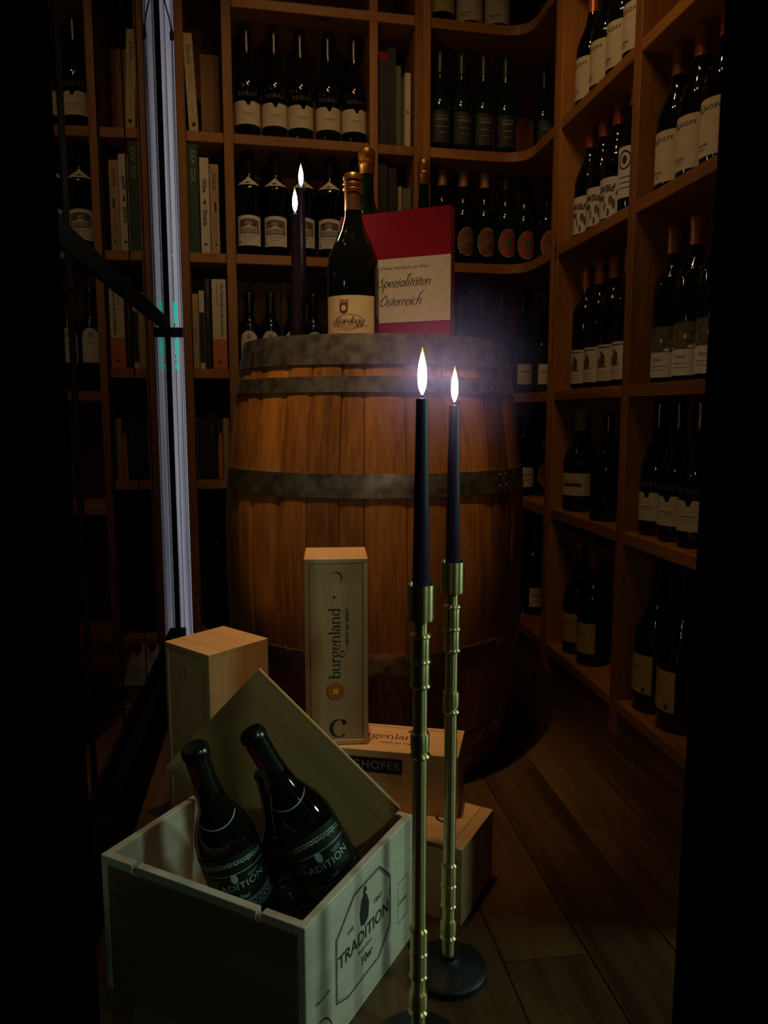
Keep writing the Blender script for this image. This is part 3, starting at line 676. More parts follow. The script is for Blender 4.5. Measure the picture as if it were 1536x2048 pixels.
book('book', 'tan book standing right of the white wine book', -.0645, 1.249, .025, .252, .17, 'book_tan', {'ink': 'ink', 'text': [('Alsace', .019, .205, {'shear': .2})]}, .018, 0, ex_al, G1)
book('book', 'small tan book at the left end of the third row', -.1285, .913, .017, .218, .16, 'book_tan', {'ink': 'picture', 'text': [('Genuss', .012, .1, {})]}, .012, 0, None, G1)
def ex_dk(o, t, h): MB().box(-t / 2 + .0006, t / 2 - .0006, -.0008, 0, .018, .165).build('spine_band', 'book_black', o)
book('book', 'thin book with white spine top and black band', -.1105, .913, .015, .228, .16, 'book_white', None, .014, 0, ex_dk, G1)
def ex_sp(o, t, h):
    m = MB()
    for k in range(8): m.box(-.003, .003, -.003, 0, h - .012 - k * .006, h - .010 - k * .006)
    m.build('binding', 'silver_print', o)
book('book', 'black spiral-bound book beside the orange and white one', -.0925, .913, .014, .262, .17, 'book_black', {'ink': 'silver_print', 'text': [('vinum', .008, .16, {})]}, .014, 0, ex_sp, G1)
def ex_or(o, t, h):
    MB().box(-t / 2 - .0004, t / 2 + .0004, -.0008, .05, .0, .088).build('spine_band', 'book_orange', o)
    MB().add([(-.006, -.0013, .018), (.007, -.0013, .018), (.002, -.0013, .024), (.001, -.0013, .032), (-.002, -.0013, .024)], [(0, 1, 2, 3, 4)]).build('emblem', 'ink', o)
    lettering(MB(), 'The Wine Lover by the Companion', .0105, frame((.008, -.0007, .172), (0, 0, -1), (1, 0, 0)), bold=.0002).build('spine_lettering', 'ink', o)
    MB().box(-.006, -.0045, -.0007, 0, .185, .245).build('spine_print', 'ink', o)
book('book', 'thick white book with orange lower spine in the third row', -.0595, .913, .041, .262, .17, 'book_white', None, .012, 0, ex_or, G1)
bk = thing('bookend', 'thin pale metal bracket bookend in the fourth row', 'bookend', onB(-.1345, .01, .581), A_B)
MB().box(-.0015, .0015, 0, .003, 0, .185).box(-.0015, .016, 0, .003, .182, .185).box(-.0015, .018, 0, .003, 0, .003).build('bracket', 'steel', bk)
MB().box(-.0015, .0005, .0031, .10, 0, .185).build('plate', 'steel', bk)
book('book', 'black book beside the metal bookend', -.117, .5845, .028, .178, .15, 'book_black', None, .016, 0, None, G1)
book('book', 'second black book in the middle of the fourth row', -.0895, .581, .022, .205, .15, 'book_black', {'ink': 'silver_print', 'text': [('Terroir', .008, .15, {})]}, .016, 0, None, G1)
def ex_fox(o, t, h):
    m = MB().add([(-.006, -.0007, .002), (.007, -.0007, .002), (.0085, -.0007, .10), (.005, -.0007, .145), (-.003, -.0007, .135), (-.005, -.0007, .09)], [tuple(range(6))]); m.build('spine_print', 'book_orange', o)
book('book', 'dark book with an orange flame shape on its spine', -.0675, .581, .019, .182, .15, 'book_black', None, .014, 0, ex_fox, G1)
book('book', 'short pale book at the right end of the fourth row', -.0465, .581, .021, .185, .15, 'book_tan', None, .03, 0, None, G1)
# narrow middle bay (thin folders)
G2 = 'folders in the narrow middle bay'
def ex_red(o, t, h): MB().box(-t / 2 - .0003, t / 2 + .0003, -.0008, .02, h - .024, h - .004).build('tab', 'red', o)
book('book', 'tall black folder with a small red tab near its top', .4400, 1.586, .024, .268, .19, 'book_black', None, .02, 0, ex_red, G2)
book('book', 'tall plain black folder next to the red-tabbed one', .4665, 1.586, .026, .280, .19, 'book_black', None, .02, 0, None, G2)
book('book', 'thin brown folder left of the white booklet', .4895, 1.586, .016, .235, .19, 'olive', None, .03, 0, None, G2)
def ex_w(o, t, h): MB().box(-.003, .003, -.0007, 0, .096, .104).build('spine_print', 'picture', o)
book('book', 'narrow white booklet standing in the middle bay', .5155, 1.586, .017, .212, .17, 'book_white', None, .015, 0, ex_w, G2)
book('book', 'black binder in the second row of the middle bay', .4400, 1.249, .030, .290, .19, 'book_black', None, .03, 0, None, G2)
book('book', 'black binder with olive edge beside its twin', .4720, 1.249, .026, .278, .19, 'book_black', None, .03, 0, None, G2)
book('book', 'thin pale booklet beside the green book', .4935, 1.249, .010, .222, .17, 'book_tan', None, .02, 0, None, G2)
book('book', 'small green book low in the middle bay', .5145, 1.249, .026, .218, .17, 'olive', None, .02, 0, None, G2)

# ------------------------------------------------------------------ barrel
BX, BY = -.021, 1.79; BH = .932
def brad(z): return .292 + .053 * (1 - ((z - BH / 2) / (BH / 2)) ** 2)
bar = thing('wine_barrel', 'large oak wine barrel with grey metal hoops standing upright', 'barrel', (BX, BY, 0))
ang = 0.0; widths = []
rb = random.Random(11)
while sum(widths) < 2 * math.pi - .18: widths.append(rb.uniform(.17, .33))
widths.append(2 * math.pi - sum(widths)); ang = R(-90) - .05
for wd in widths:
    a0, a1 = ang + .0022, ang + wd - .0022; ang += wd
    nz = 22; na = 5; vs = []; mid = (a0 + a1) / 2; dr = rb.uniform(-.0012, .0006)
    for side, th_ in ((1, 0), (-1, -.026)):
        for i in range(nz + 1):
            z = BH * i / nz; r = brad(z) + th_ + dr
            for j in range(na + 1):
                a = a0 + (a1 - a0) * j / na; ed = .0010 if (j in (0, na) and side > 0) else 0
                vs.append(((r - ed) * math.cos(a), (r - ed) * math.sin(a), z))
    fs = []; K = (nz + 1) * (na + 1)
    for i in range(nz):
        for j in range(na):
            q = i * (na + 1) + j; fs.append((q, q + 1, q + na + 2, q + na + 1)); fs.append((K + q + 1, K + q, K + q + na + 1, K + q + na + 2))
        for j, fl_ in ((0, 1), (na, 0)):
            q = i * (na + 1) + j; f = (q, q + na + 1, K + q + na + 1, K + q); fs.append(f if fl_ else f[::-1])
    for j in range(na):
        fs.append((K + j, K + j + 1, j + 1, j)); q = nz * (na + 1) + j; fs.append((q, q + 1, K + q + 1, K + q))
    MB().add(vs, fs, True).build('stave', 'oak_z', bar)
hd = MB()
for k in range(6):
    y0, y1 = -.27 + k * .09 + .0008, -.27 + (k + 1) * .09 - .0008; pts = []
    rr_ = .268
    for y in [y0 + (y1 - y0) * i / 6 for i in range(7)]: pts.append((math.sqrt(max(0, rr_ ** 2 - y * y)), y))
    pts += [(-x, y) for x, y in pts[::-1]]
    MB().prism(pts, .882, .904).build('head_plank', 'oak_x', bar)
def hoop(z0, z1):
    m = MB(); pr_ = []
    for i in range(5):
        z = z0 + (z1 - z0) * i / 4; pr_.append((brad(z) + .0026, z))
    pin = [(brad(z1) + .0003, z1)]; 
    m.lathe([(brad(z0) + .0003, z0)] + pr_ + pin, 96, caps=False); h = m.build('hoop', 'hoop', bar)
    zc = (z0 + z1) / 2; n_ = MB()
    for a in (R(-40), R(-36)):
        for dz in (-.25, .25):
            z = zc + dz * (z1 - z0); r = brad(z) + .0026
            M = Matrix.Translation((r * math.cos(a), r * math.sin(a), z)) @ Matrix.Rotation(a, 4, 'Z') @ Matrix.Rotation(R(90), 4, 'Y')
            n_.lathe([(.0045, 0), (.004, .0012), (.002, .002), (0, .0022)], 10, M, caps=False)
    n_.build('rivets', 'rivet', h)
for z0, z1 in ((.874, .9325), (.821, .851), (.620, .666), (.266, .312), (.081, .111), (.0, .058)): hoop(z0, z1)

# ------------------------------------------------------------------ things on the barrel
HZ = .9045
def d_hardegg(t, r, h, p):
    L = lab(t, r, -.067, .050, .012, .112, 'cream')
    pen(MB(), 'Hardegg', ITAL, .0092, lambda X, Y: wrap(r + .0012, X, Y), .17, .06, .45, -.010, .060).build('lettering', 'ink', L)
    m = MB()
    wrap_ell(m, r + .001, -.008, .061, .030, .014, 40, .0008); wrap_ell(m, r + .001, -.012, .052, .022, .009, 36, .0007); wrap_rect(m, r + .001, -.044, .034, .0520, .0527)
    m.build('flourish', 'ink', L)
    c = MB()
    wrap_rect(c, r + .001, -.028, -.010, .084, .097, 6, lambda f: .097); wrap_ell(c, r + .001, -.019, .085, .009, .008)
    for k in range(5): wrap_rect(c, r + .001, -.0275 + k * .004, -.0255 + k * .004, .098, .104, 1)
    c.build('crest', 'dark_red_ink', L)
    c2 = wrap_ell(MB(), r + .0014, -.019, .087, .0055, .006); c2.build('crest_shield', 'cream', L)
mg = make_bottle('magnum_bottle', 'burgundy', .054, .358, 'bronze_cap', .80, nr=.0165, deco=d_hardegg)
mg.location = (-.064, 1.64, HZ); mg.rotation_euler = (0, 0, .02)
tag(mg, 'large dark magnum bottle with cream crested label standing on the barrel', 'bottle')
# grooves of the screw capsule
MB().lathe([(.0199, .325), (.0203, .326), (.0203, .329), (.0199, .330)], 28, caps=False).lathe([(.0199, .336), (.0203, .337), (.0203, .3395), (.0199, .3405)], 28, caps=False).build('capsule_ring', 'gold_foil', mg)
def champagne(loc_, h, r, nr, label):
    t = thing('sparkling_wine_bottle', label, 'bottle', loc_)
    p = profile('burgundy', r, h, nr); MB().lathe(p, 32).build('glass', 'glass_green', t)
    q = [(nr + .001, h * .885), (nr * 1.08, h * .90), (nr * 1.10, h * .925), (nr * 1.22, h * .93), (nr * 1.22, h * .943), (nr * 1.12, h * .947), (nr * 1.22, h * .965), (nr * 1.24, h * .985), (nr * 1.05, h), (nr * .5, h * 1.006), (0, h * 1.007)]
    MB().lathe(q, 28, caps=False).build('foil', 'gold_foil', t)
    wrap_rect(MB(), r + .0005, -.05, .05, .05, .15, 18).build('label', 'dark_label', t)
    return t
champagne((-.041, 1.905, HZ), .492, .062, .0165, 'tall bottle with gold foil top standing behind the magnum bottle')
champagne((.096, 1.940, HZ), .478, .044, .0125, 'slim bottle with gold foil top standing behind the red book')
# red-white-red book
bk = thing('large_book', 'large red and white book about Austrian specialities standing on the barrel', 'book', (.142, 1.688, HZ + .0005), R(-24))
bw, bh2, bt = .262, .312, .026
MB().box(-bw, 0, 0, .003, 0, bh2).box(-bw, 0, bt - .003, bt, 0, bh2).box(-bw, -bw + .003, .003, bt - .003, 0, bh2).build('cover', 'red', bk)
MB().box(-bw + .004, -.004, .0031, bt - .0031, .003, bh2 - .003).build('pages', 'pages', bk)
MB().box(-bw - .0004, .0004, -.0005, .0, .075, .212).build('cover_band', 'ivory', bk)
Mf = frame((0, -.0010, 0), (1, 0, 0), (0, 0, 1))
pen(MB(), 'Spezialitäten', ITAL, .0124, on(Mf), .16, .055, .42, -.108, .158).build('lettering', 'ink', bk)
pen(MB(), 'Osterreich', ITAL, .0124, on(Mf), .16, .055, .42, -.118, .118).build('lettering', 'ink', bk)
lettering(MB(), 'Käse & Wein  Feine Küche  aus Wien', .0085, Mf, -.118, .192, shear=.1).build('lettering', 'picture', bk)
lettering(MB(), 'n', .030, Mf, -.200, .176, shear=.3).build('lettering', 'dark_red_ink', bk)

# ------------------------------------------------------------------ candles
def candle(loc_, h, r0, r1, fh, fr, label, tilt=0):
    t = thing('taper_candle', label, 'candle', loc_)
    m = MB().lathe([(r0 * .92, 0), (r0, .004), (r0 + (r1 - r0) * .5, h * .5), (r1, h - .004), (r1 * .96, h - .0008), (r1 * .80, h), (r1 * .70, h - .0018), (.0016, h - .003), (0, h - .003)], 28, caps=False)
    m.build('wax', 'wax', t)
    MB().tube([(0, 0, h - .004), (.0002, 0, h + .004), (.0008, 0, h + .0085)], .0007, 8).build('wick', 'wick', t)
    pts = []
    for i in range(25):
        f = i / 24; pts.append((fr * (math.sin(math.pi * f ** .72) ** .85 if 0 < f < 1 else 0.0) * (1 if f < .6 else (1 - .45 * ((f - .6) / .4))) + (.0007 if i == 0 else 0), h + .0035 + fh * f))
    MB().lathe(pts, 20, caps=False).build('flame', 'flame', t)
    return t
def floor_stand(loc_, h, label, rot=0):
    t = thing('candlestick', label, 'candlestick', loc_, rot)
    M_ = MB
    M_().lathe([(.054, 0), (.055, .003), (.055, .010), (.050, .014), (.020, .018), (.012, .024), (.0115, .030)], 48).build('base', 'black_metal', t)
    ztop = h - .042
    MB().lathe([(.0085, .029), (.0085, ztop - .02)], 24, caps=False).build('tube', 'brass', t)
    MB().lathe([(.0080, ztop - .021), (.0080, ztop + .002)], 24).build('neck', 'brass', t)
    cup = MB().lathe([(.0085, ztop), (.0152, ztop + .001), (.0158, ztop + .004), (.0158, h), (.0142, h), (.0142, h - .018), (0, h - .018)], 36, caps=False); cup.build('cup', 'brass', t)
    def ring(z, r=.0128): MB().lathe([(.0086, z - .0035), (r * .92, z - .002), (r, z), (r * .92, z + .002), (.0086, z + .0035)], 28, caps=False).build('ring', 'brass', t)
    def sleeve(z0, z1, r): MB().lathe([(.0084, z0), (r * .96, z0 + .0006), (r, z0 + .003), (r, z1 - .003), (r * .96, z1 - .0006), (.0084, z1)], 28, caps=False).build('sleeve', 'brass', t)
    for z in (h - .060, h - .090, h - .119): ring(z)
    sleeve(h - .0895, h - .0605, .0108); sleeve(h - .1185, h - .0905, .0108)
    sleeve(h - .198, h - .176, .0112); ring(h - .204, .0125)
    z = h - .425
    for k in range(3): ring(z - k * .030, .0118)
    sleeve(z - .0295, z - .0005, .0105); sleeve(z - .0595, z - .0305, .0105)
    sleeve(.060, .082, .0112); ring(.055, .0122)
    return t
floor_stand((.042, .855, 0), .588, 'tall brass candlestick in front, nearer to the wooden crate', .3)
candle((.042, .855, .571), .226, .0102, .0068, .052, .0046, 'black taper candle burning on the nearer brass candlestick')
floor_stand((.090, .990, 0), .588, 'tall brass candlestick on the right, slightly farther back', 1.1)
candle((.090, .990, .571), .220, .0102, .0068, .046, .0042, 'black taper candle burning on the farther brass candlestick')
def small_holder(loc_, hh, label):
    t = thing('candle_holder', label, 'candle holder', loc_)
    MB().lathe([(.034, 0), (.035, .004), (.030, .007), (.010, .011), (.0075, .014)], 32).build('base', 'black_metal', t)
    MB().lathe([(.0075, .0135), (.006, .02), (.006, hh - .022), (.011, hh - .018)], 20).build('stem', 'black_metal', t)
    MB().lathe([(.011, hh - .0185), (.0145, hh - .016), (.0145, hh), (.0125, hh), (.0125, hh - .014), (0, hh - .014)], 28, caps=False).build('cup', 'black_metal', t)
    return t
small_holder((-.188, 1.69, HZ), .050, 'small dark holder under the front candle on the barrel')
candle((-.188, 1.69, HZ + .0362), .258, .0112, .0080, .050, .0052, 'dark purple taper candle burning on the barrel, the lower flame')
small_holder((-.193, 1.868, HZ), .150, 'taller dark holder under the rear candle on the barrel')
candle((-.193, 1.868, HZ + .1362), .260, .0112, .0080, .052, .0052, 'dark purple taper candle behind the other one on the barrel, the higher flame')

def haze(loc_, rad, dens, label):  # lilac scattering volume added to imitate a halo around the flames
    m = bpy.data.materials.new('candle_haze'); m.use_nodes = True; nt = m.node_tree; nt.nodes.clear(); N = nt.nodes.new; L = nt.links.new
    out = N('ShaderNodeOutputMaterial'); vs = N('ShaderNodeVolumeScatter'); vs.inputs['Color'].default_value = (.50, .40, 1.0, 1); vs.inputs['Anisotropy'].default_value = .0
    tc = N('ShaderNodeTexCoord'); ln = N('ShaderNodeVectorMath'); ln.operation = 'LENGTH'; L(tc.outputs['Object'], ln.inputs[0])
    mr = N('ShaderNodeMapRange'); mr.inputs['From Min'].default_value = 0; mr.inputs['From Max'].default_value = rad; mr.inputs['To Min'].default_value = 1; mr.inputs['To Max'].default_value = 0; L(ln.outputs['Value'], mr.inputs['Value'])
    pw = N('ShaderNodeMath'); pw.operation = 'POWER'; pw.inputs[1].default_value = 1.6; L(mr.outputs[0], pw.inputs[0])
    ns = N('ShaderNodeTexNoise'); ns.inputs['Scale'].default_value = 14; L(tc.outputs['Object'], ns.inputs['Vector'])
    ml = N('ShaderNodeMath'); ml.operation = 'MULTIPLY'; L(pw.outputs[0], ml.inputs[0]); L(ns.outputs['Fac'], ml.inputs[1])
    m2 = N('ShaderNodeMath'); m2.operation = 'MULTIPLY'; m2.inputs[1].default_value = dens; L(ml.outputs[0], m2.inputs[0]); L(m2.outputs[0], vs.inputs['Density']); L(vs.outputs[0], out.inputs['Volume'])
    MATS['candle_haze'] = m
    pr_ = [(rad * math.sin(math.pi * i / 16), -rad * math.cos(math.pi * i / 16)) for i in range(17)]
    o = MB().lathe(pr_, 24, caps=False).build('candle_smoke', 'candle_haze', None, loc_); o['kind'] = 'stuff'; return tag(o, label, 'smoke')
haze((.068, .925, .830), .13, 6.5, 'added lilac halo volume around the two burning candles in front')

# ------------------------------------------------------------------ wooden wine boxes
def slide_box(name, label, w, d, h, loc_, rotz):
    """upright one-bottle box with a sliding lid in front (-Y); local origin at its base centre"""
    t = thing(name, label, 'box', loc_, rotz); th_ = .008
    board('side_panel', -w / 2, -w / 2 + th_, -d / 2, d / 2, 0, h, 'box', t, .0008)
    board('side_panel', w / 2 - th_, w / 2, -d / 2, d / 2, 0, h, 'box', t, .0008)
    board('back_panel', -w / 2 + th_, w / 2 - th_, d / 2 - th_, d / 2, 0, h, 'box', t, .0008)
    board('end_panel', -w / 2 + th_, w / 2 - th_, -d / 2, d / 2 - th_, 0, th_, 'box', t, .0008)
    o = board('end_panel', -w / 2, w / 2, -d / 2, d / 2, h, h + th_, 'box', t, .0008)
    board('sliding_lid', -w / 2 + th_ + .0008, w / 2 - th_ - .0008, -d / 2 + .0015, -d / 2 + .0075, th_ + .0006, h - .0004, 'box', t, .0005)
    return t
def burg_print(t, w, d, h):
    y = -d / 2 + .0008
    M = frame((0, y, h / 2), (0, 0, 1), (-1, 0, 0))          # text runs upwards
    pen(MB(), 'burgenland', SERIF, .0128, on(M), x=.020, y=.000).build('lettering', 'ink', t)
    lettering(MB(), 'reich an wein', .0115, M, .047, -.017, shear=.15).build('lettering', 'ink', t)
    Mc = frame((0, y, h / 2), (1, 0, 0), (0, 0, 1))
    pen(MB(), 'C', SERIF, .0195, on(Mc), x=.003, y=-.131, thick=.30, thin=.07).build('lettering', 'ink', t)
    def disc(r, cx, cz, mat, dy, ri=0):
        vs = [(cx + r * math.cos(a), y - dy, h / 2 + cz + r * math.sin(a)) for a in [2 * math.pi * k / 28 for k in range(28)]]
        if ri: vs += [(cx + ri * math.cos(a), y - dy, h / 2 + cz + ri * math.sin(a)) for a in [2 * math.pi * k / 28 for k in range(28)]]; fs = [(k, (k + 1) % 28, 28 + (k + 1) % 28, 28 + k) for k in range(28)]
        else: fs = [tuple(range(28))]
        MB().add(vs, fs).build('emblem', mat, t)
    disc(.0150, -.002, -.062, 'logo_red', .0002); disc(.0135, -.001, -.0615, 'logo_orange', .0004, .0115); disc(.0098, -.002, -.062, 'logo_orange', .0006, .0078)
    MB().box(-.007, .003, y - .0008, y - .0006, h / 2 - .067, h / 2 - .057).build('emblem', 'logo_yellow', t)
    disc(.0022, -.003, h / 2 - .056, 'ink', .0002)
def drill(o, centre, r, depth):
    cm = MB().lathe([(r, -depth), (r, .02)], 28, Matrix.Translation(centre) @ Matrix.Rotation(R(90), 4, 'X')).mesh('cut', 'black'); c = bpy.data.objects.new('cut', cm); COL.objects.link(c)
    c.matrix_world = Matrix.Translation(-o.location)
    ob = bpy.data.objects.new('tmp', o.data); COL.objects.link(ob)
    md = ob.modifiers.new('b', 'BOOLEAN'); md.operation = 'DIFFERENCE'; md.object = c; md.solver = 'EXACT'
    bpy.context.view_layer.update(); me = bpy.data.meshes.new_from_object(ob.evaluated_get(bpy.context.evaluated_depsgraph_get()))
    bpy.data.objects.remove(ob); bpy.data.objects.remove(c)
    me.materials.clear(); mt = o.data.materials[0]; o.data = me; me.materials.append(mt)
b1 = slide_box('wine_box', 'upright pale wooden wine box with orange round emblem and a large C', .104, .108, .308, (-.082, 1.280, .2305), R(4)); burg_print(b1, .104, .108, .308)
drill([c for c in b1.children if c.name.startswith('sliding_lid')][0], (0, -.0525, .284), .0105, .0035)
# lying box under it (lid on top)
b2 = thing('wine_box', 'lying wooden wine box with a black name strip under the upright box', 'box', (.120, 1.178, .1255), R(-11.2))
w2_, d2_, h2_ = .352, .108, .1045
board('side_panel', -w2_, 0, 0, .008, 0, h2_, 'box', b2, .0008); board('side_panel', -w2_, 0, d2_ - .008, d2_, 0, h2_, 'box', b2, .0008)
board('bottom_panel', -w2_, 0, .008, d2_ - .008, 0, .008, 'box', b2, .0008)
board('end_panel', -.008, 0, .008, d2_ - .008, .008, h2_, 'box', b2, .0008); board('end_panel', -w2_, -w2_ + .008, .008, d2_ - .008, .008, h2_, 'box', b2, .0008)
board('sliding_lid', -w2_ + .009, -.0085, .0088, d2_ - .0088, h2_ - .007, h2_ - .0008, 'box', b2, .0005)
Mt = frame((0, 0, h2_ - .0004), (1, 0, 0), (0, 1, 0))
pen(MB(), 'burgenland', SERIF, .0130, on(Mt), x=-.130, y=.058).build('lettering', 'dark_red_ink', b2)
lettering(MB(), 'reich an wein', .0115, Mt, -.106, .036).build('lettering', 'dark_red_ink', b2)
MB().add([(-.098, .083, h2_ - .0002), (-.070, .083, h2_ - .0002), (-.077, .092, h2_ - .0002), (-.091, .094, h2_ - .0002)], [(0, 1, 2, 3)]).build('emblem', 'picture', b2)
MB().box(-.215, -.092, -.0006, 0, .066, .092).build('name_strip', 'black', b2)
lettering(MB(), 'RINGHOFER', .0195, frame((-.1535, -.0011, .079), (1, 0, 0), (0, 0, 1)), space=1.12).build('lettering', 'silver_print', b2)
# lowest box
b3 = thing('wine_box', 'lowest wooden wine box on the floor beside the right candlestick', 'box', (.118, 1.087, 0), R(-28))
w3, d3, h3 = .345, .137, .125
for a in ((-w3, 0, 0, .009, 0, h3 - .009), (-w3, 0, d3 - .009, d3, 0, h3 - .009)): board('side_panel', *a, 'box', b3, .0008)
for a in ((-.009, 0, .009, d3 - .009, 0, h3 - .009), (-w3, -w3 + .009, .009, d3 - .009, 0, h3 - .009)): board('end_panel', *a, 'box', b3, .0008)
board('bottom_panel', -w3 + .009, -.009, .009, d3 - .009, 0, .008, 'box', b3, .0008)
board('lid', -w3, -.021, 0, d3, h3 - .009, h3, 'box', b3, .0008); board('lid_end', -.0205, 0, 0, d3, h3 - .009, h3, 'box', b3, .0008)
lettering(MB(), 'C', .052, frame((-.062, .075, h3 + .0003), (1, 0, 0), (0, 1, 0))).build('lettering', 'ink', b3)
# tall box on the left
fx, fy = -.307, 1.302
bl = thing('wine_box', 'tall plain wooden wine box beside the glass partition, left of the crate', 'box', (fx, fy, 0), R(50))
w4, d4, h4 = .137, .132, .360                                   # local x along the right-hand face, y along the left-hand face
board('side_panel', 0, w4, 0, .009, 0, h4 - .009, 'box', bl, .0008); board('side_panel', 0, w4, d4 - .009, d4, 0, h4 - .009, 'box', bl, .0008)
board('end_panel', w4 - .009, w4, .009, d4 - .009, 0, h4 - .009, 'box', bl, .0008); board('bottom_panel', .009, w4 - .009, .009, d4 - .009, 0, .009, 'box', bl, .0008)
board('sliding_lid', .0015, .008, .0095, d4 - .0095, 0, h4 - .010, 'box', bl, .0005)
board('end_panel', .012, w4, 0, d4, h4 - .009, h4, 'box', bl, .0008); board('end_panel', 0, .0115, 0, d4, h4 - .009, h4, 'box', bl, .0008)
MB().lathe([(.011, 0), (.012, .0007), (.0108, .0014)], 24, Matrix.Translation((.0017, d4 * .55, h4 - .045)) @ Matrix.Rotation(R(-90), 4, 'Y'), caps=False).build('finger_notch', 'box_y', bl)

# ------------------------------------------------------------------ open crate with its lid and bottles
F = Vector((-.0904, .811, 0)); e1 = Vector((.1324, .2535, 0)); e2 = Vector((-.2783, .170, 0))
ca = math.atan2(e1.y, e1.x)
cl_, cw_ = e1.length, e2.length; CH = .195; ct = .0115
crt = thing('wooden_crate', 'open pale wooden crate with octagonal stamp, standing on the floor in front', 'crate', F, ca)
# local x along the right-hand face (e1), local y along the left-hand face (e2)
board('side_panel', 0, cl_, 0, ct, 0, CH, 'crate', crt, .001)
board('side_panel', 0, cl_, cw_ - ct, cw_, 0, CH, 'crate', crt, .001)
board('end_panel', cl_ - ct, cl_, ct, cw_ - ct, 0, CH, 'crate', crt, .001)
# the left-front wall with two small rope slots in its rim
for a, b in ((ct, .062), (.070, .262), (.270, cw_ - ct)): board('end_panel', 0, ct, a, b, CH - .012, CH, 'crate', crt, .0006)
wood('crate_face_y', (.24, .155, .065), (.15, .09, .036), 'y', grain=50, vary=.05, knots=False)  # brown wood, darkened in colour to keep this sheltered face dim
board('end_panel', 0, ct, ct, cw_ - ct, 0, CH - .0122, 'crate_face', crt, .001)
board('bottom_panel', ct, cl_ - ct, ct, cw_ - ct, .006, .022, 'crate', crt, .0008)
Mc = frame((0, -.0004, 0), (1, 0, 0), (0, 0, 1))
def poly_outline(pts, w, M):
    n = len(pts); c = Vector((sum(p[0] for p in pts) / n, sum(p[1] for p in pts) / n)); vs = []
    for p in pts:
        q = Vector(p) - c; k = 1 - w / q.length; vs += [(*p, 0), (c.x + q.x * k, c.y + q.y * k, 0)]
    return vs, [(2 * i, 2 * ((i + 1) % n), 2 * ((i + 1) % n) + 1, 2 * i + 1) for i in range(n)]
oc = [(.066, .050), (.096, .038), (.180, .038), (.215, .066), (.215, .140), (.182, .172), (.112, .172), (.066, .136)]
m = MB(); v_, f_ = poly_outline(oc, .0022, Mc); m.add(v_, f_, False, Mc)
oc2 = [(.1405 + (x - .1405) * .955, .105 + (z - .105) * .955) for x, z in oc]; v_, f_ = poly_outline(oc2, .0010, Mc); m.add(v_, f_, False, Mc)
m.build('octagon_print', 'ink', crt)
m = MB(); lettering(m, 'TRADITION', .0255, Mc, .1405, .099, space=1.0, bold=.0004); lettering(m, '10er', .017, Mc, .145, .064, bold=.0003); lettering(m, 'Burgenland', .008, Mc, .1405, .081); lettering(m, 'seit', .012, Mc, .103, .128); lettering(m, '1860', .012, Mc, .176, .128)
m.build('lettering', 'ink', crt)
m = MB(); m.add([(.130, .116, 0), (.140, .112, 0), (.150, .118, 0), (.152, .138, 0), (.146, .152, 0), (.139, .160, 0), (.131, .150, 0), (.127, .134, 0)], [tuple(range(8))], False, Mc)
m.add([(.135, .158, 0), (.146, .158, 0), (.143, .167, 0), (.137, .165, 0)], [(0, 1, 2, 3)], False, Mc); m.build('cone_print', 'ink', crt)
m = MB(); arcp = [(.030 + .032 * math.cos(a), .006 + .05 * math.sin(a)) for a in [math.pi * k / 14 for k in range(15)]]
vs = [(x, z, 0) for x, z in arcp] + [(.030 + (x - .030) * .94, .006 + (z - .006) * .955, 0) for x, z in arcp]
m.add(vs, [(k, k + 1, 16 + k, 15 + k) for k in range(14)], False, Mc); lettering(m, '75 cl', .012, Mc, .030, .030); lettering(m, 'Methode', .009, Mc, .036, .082)
lettering(m, 'Cuvee', .011, Mc, .252, .080); v_, f_ = poly_outline([(.238, .050), (.270, .050), (.270, .112), (.238, .112)], .0012, Mc); m.add(v_, f_, False, Mc)
m.build('stamp_print', 'ink', crt)
# the loose lid leaning in it
P_ = Vector((.0235, 1.057, .207)); Q_ = Vector((-.186, 1.0986, .4045)); S_ = Vector((-.62, .05, -.78)).normalized()
E_ = (Q_ - P_); eL = E_.length; E_.normalize(); S_ = (S_ - E_ * S_.dot(E_)).normalized(); N_ = E_.cross(S_)
if N_.y > 0: N_ = -N_
Ml = Matrix(((E_.x, S_.x, -N_.x, P_.x), (E_.y, S_.y, -N_.y, P_.y), (E_.z, S_.z, -N_.z, P_.z), (0, 0, 0, 1)))
lid = thing('crate_lid', 'thin plywood crate lid leaning diagonally in the open crate behind the bottles', 'lid')
lid.matrix_world = Ml
wood('lid_x', (.42, .26, .10), (.30, .18, .06), 'x', grain=50, vary=.1, knots=False)
wood('lid_y', (.42, .26, .10), (.30, .18, .06), 'y', grain=50, vary=.1, knots=False)
plain('ply_dark', (.24, .15, .07), .8)
board('face_layer', 0, eL, 0, .218, 0, .0032, 'lid', lid, .0003)
board('core_layer', .0004, eL - .0004, .0004, .2176, .0032, .0046, 'ply_dark', lid, 0)
board('face_layer', 0, eL, 0, .218, .0046, .0078, 'box', lid, .0003)
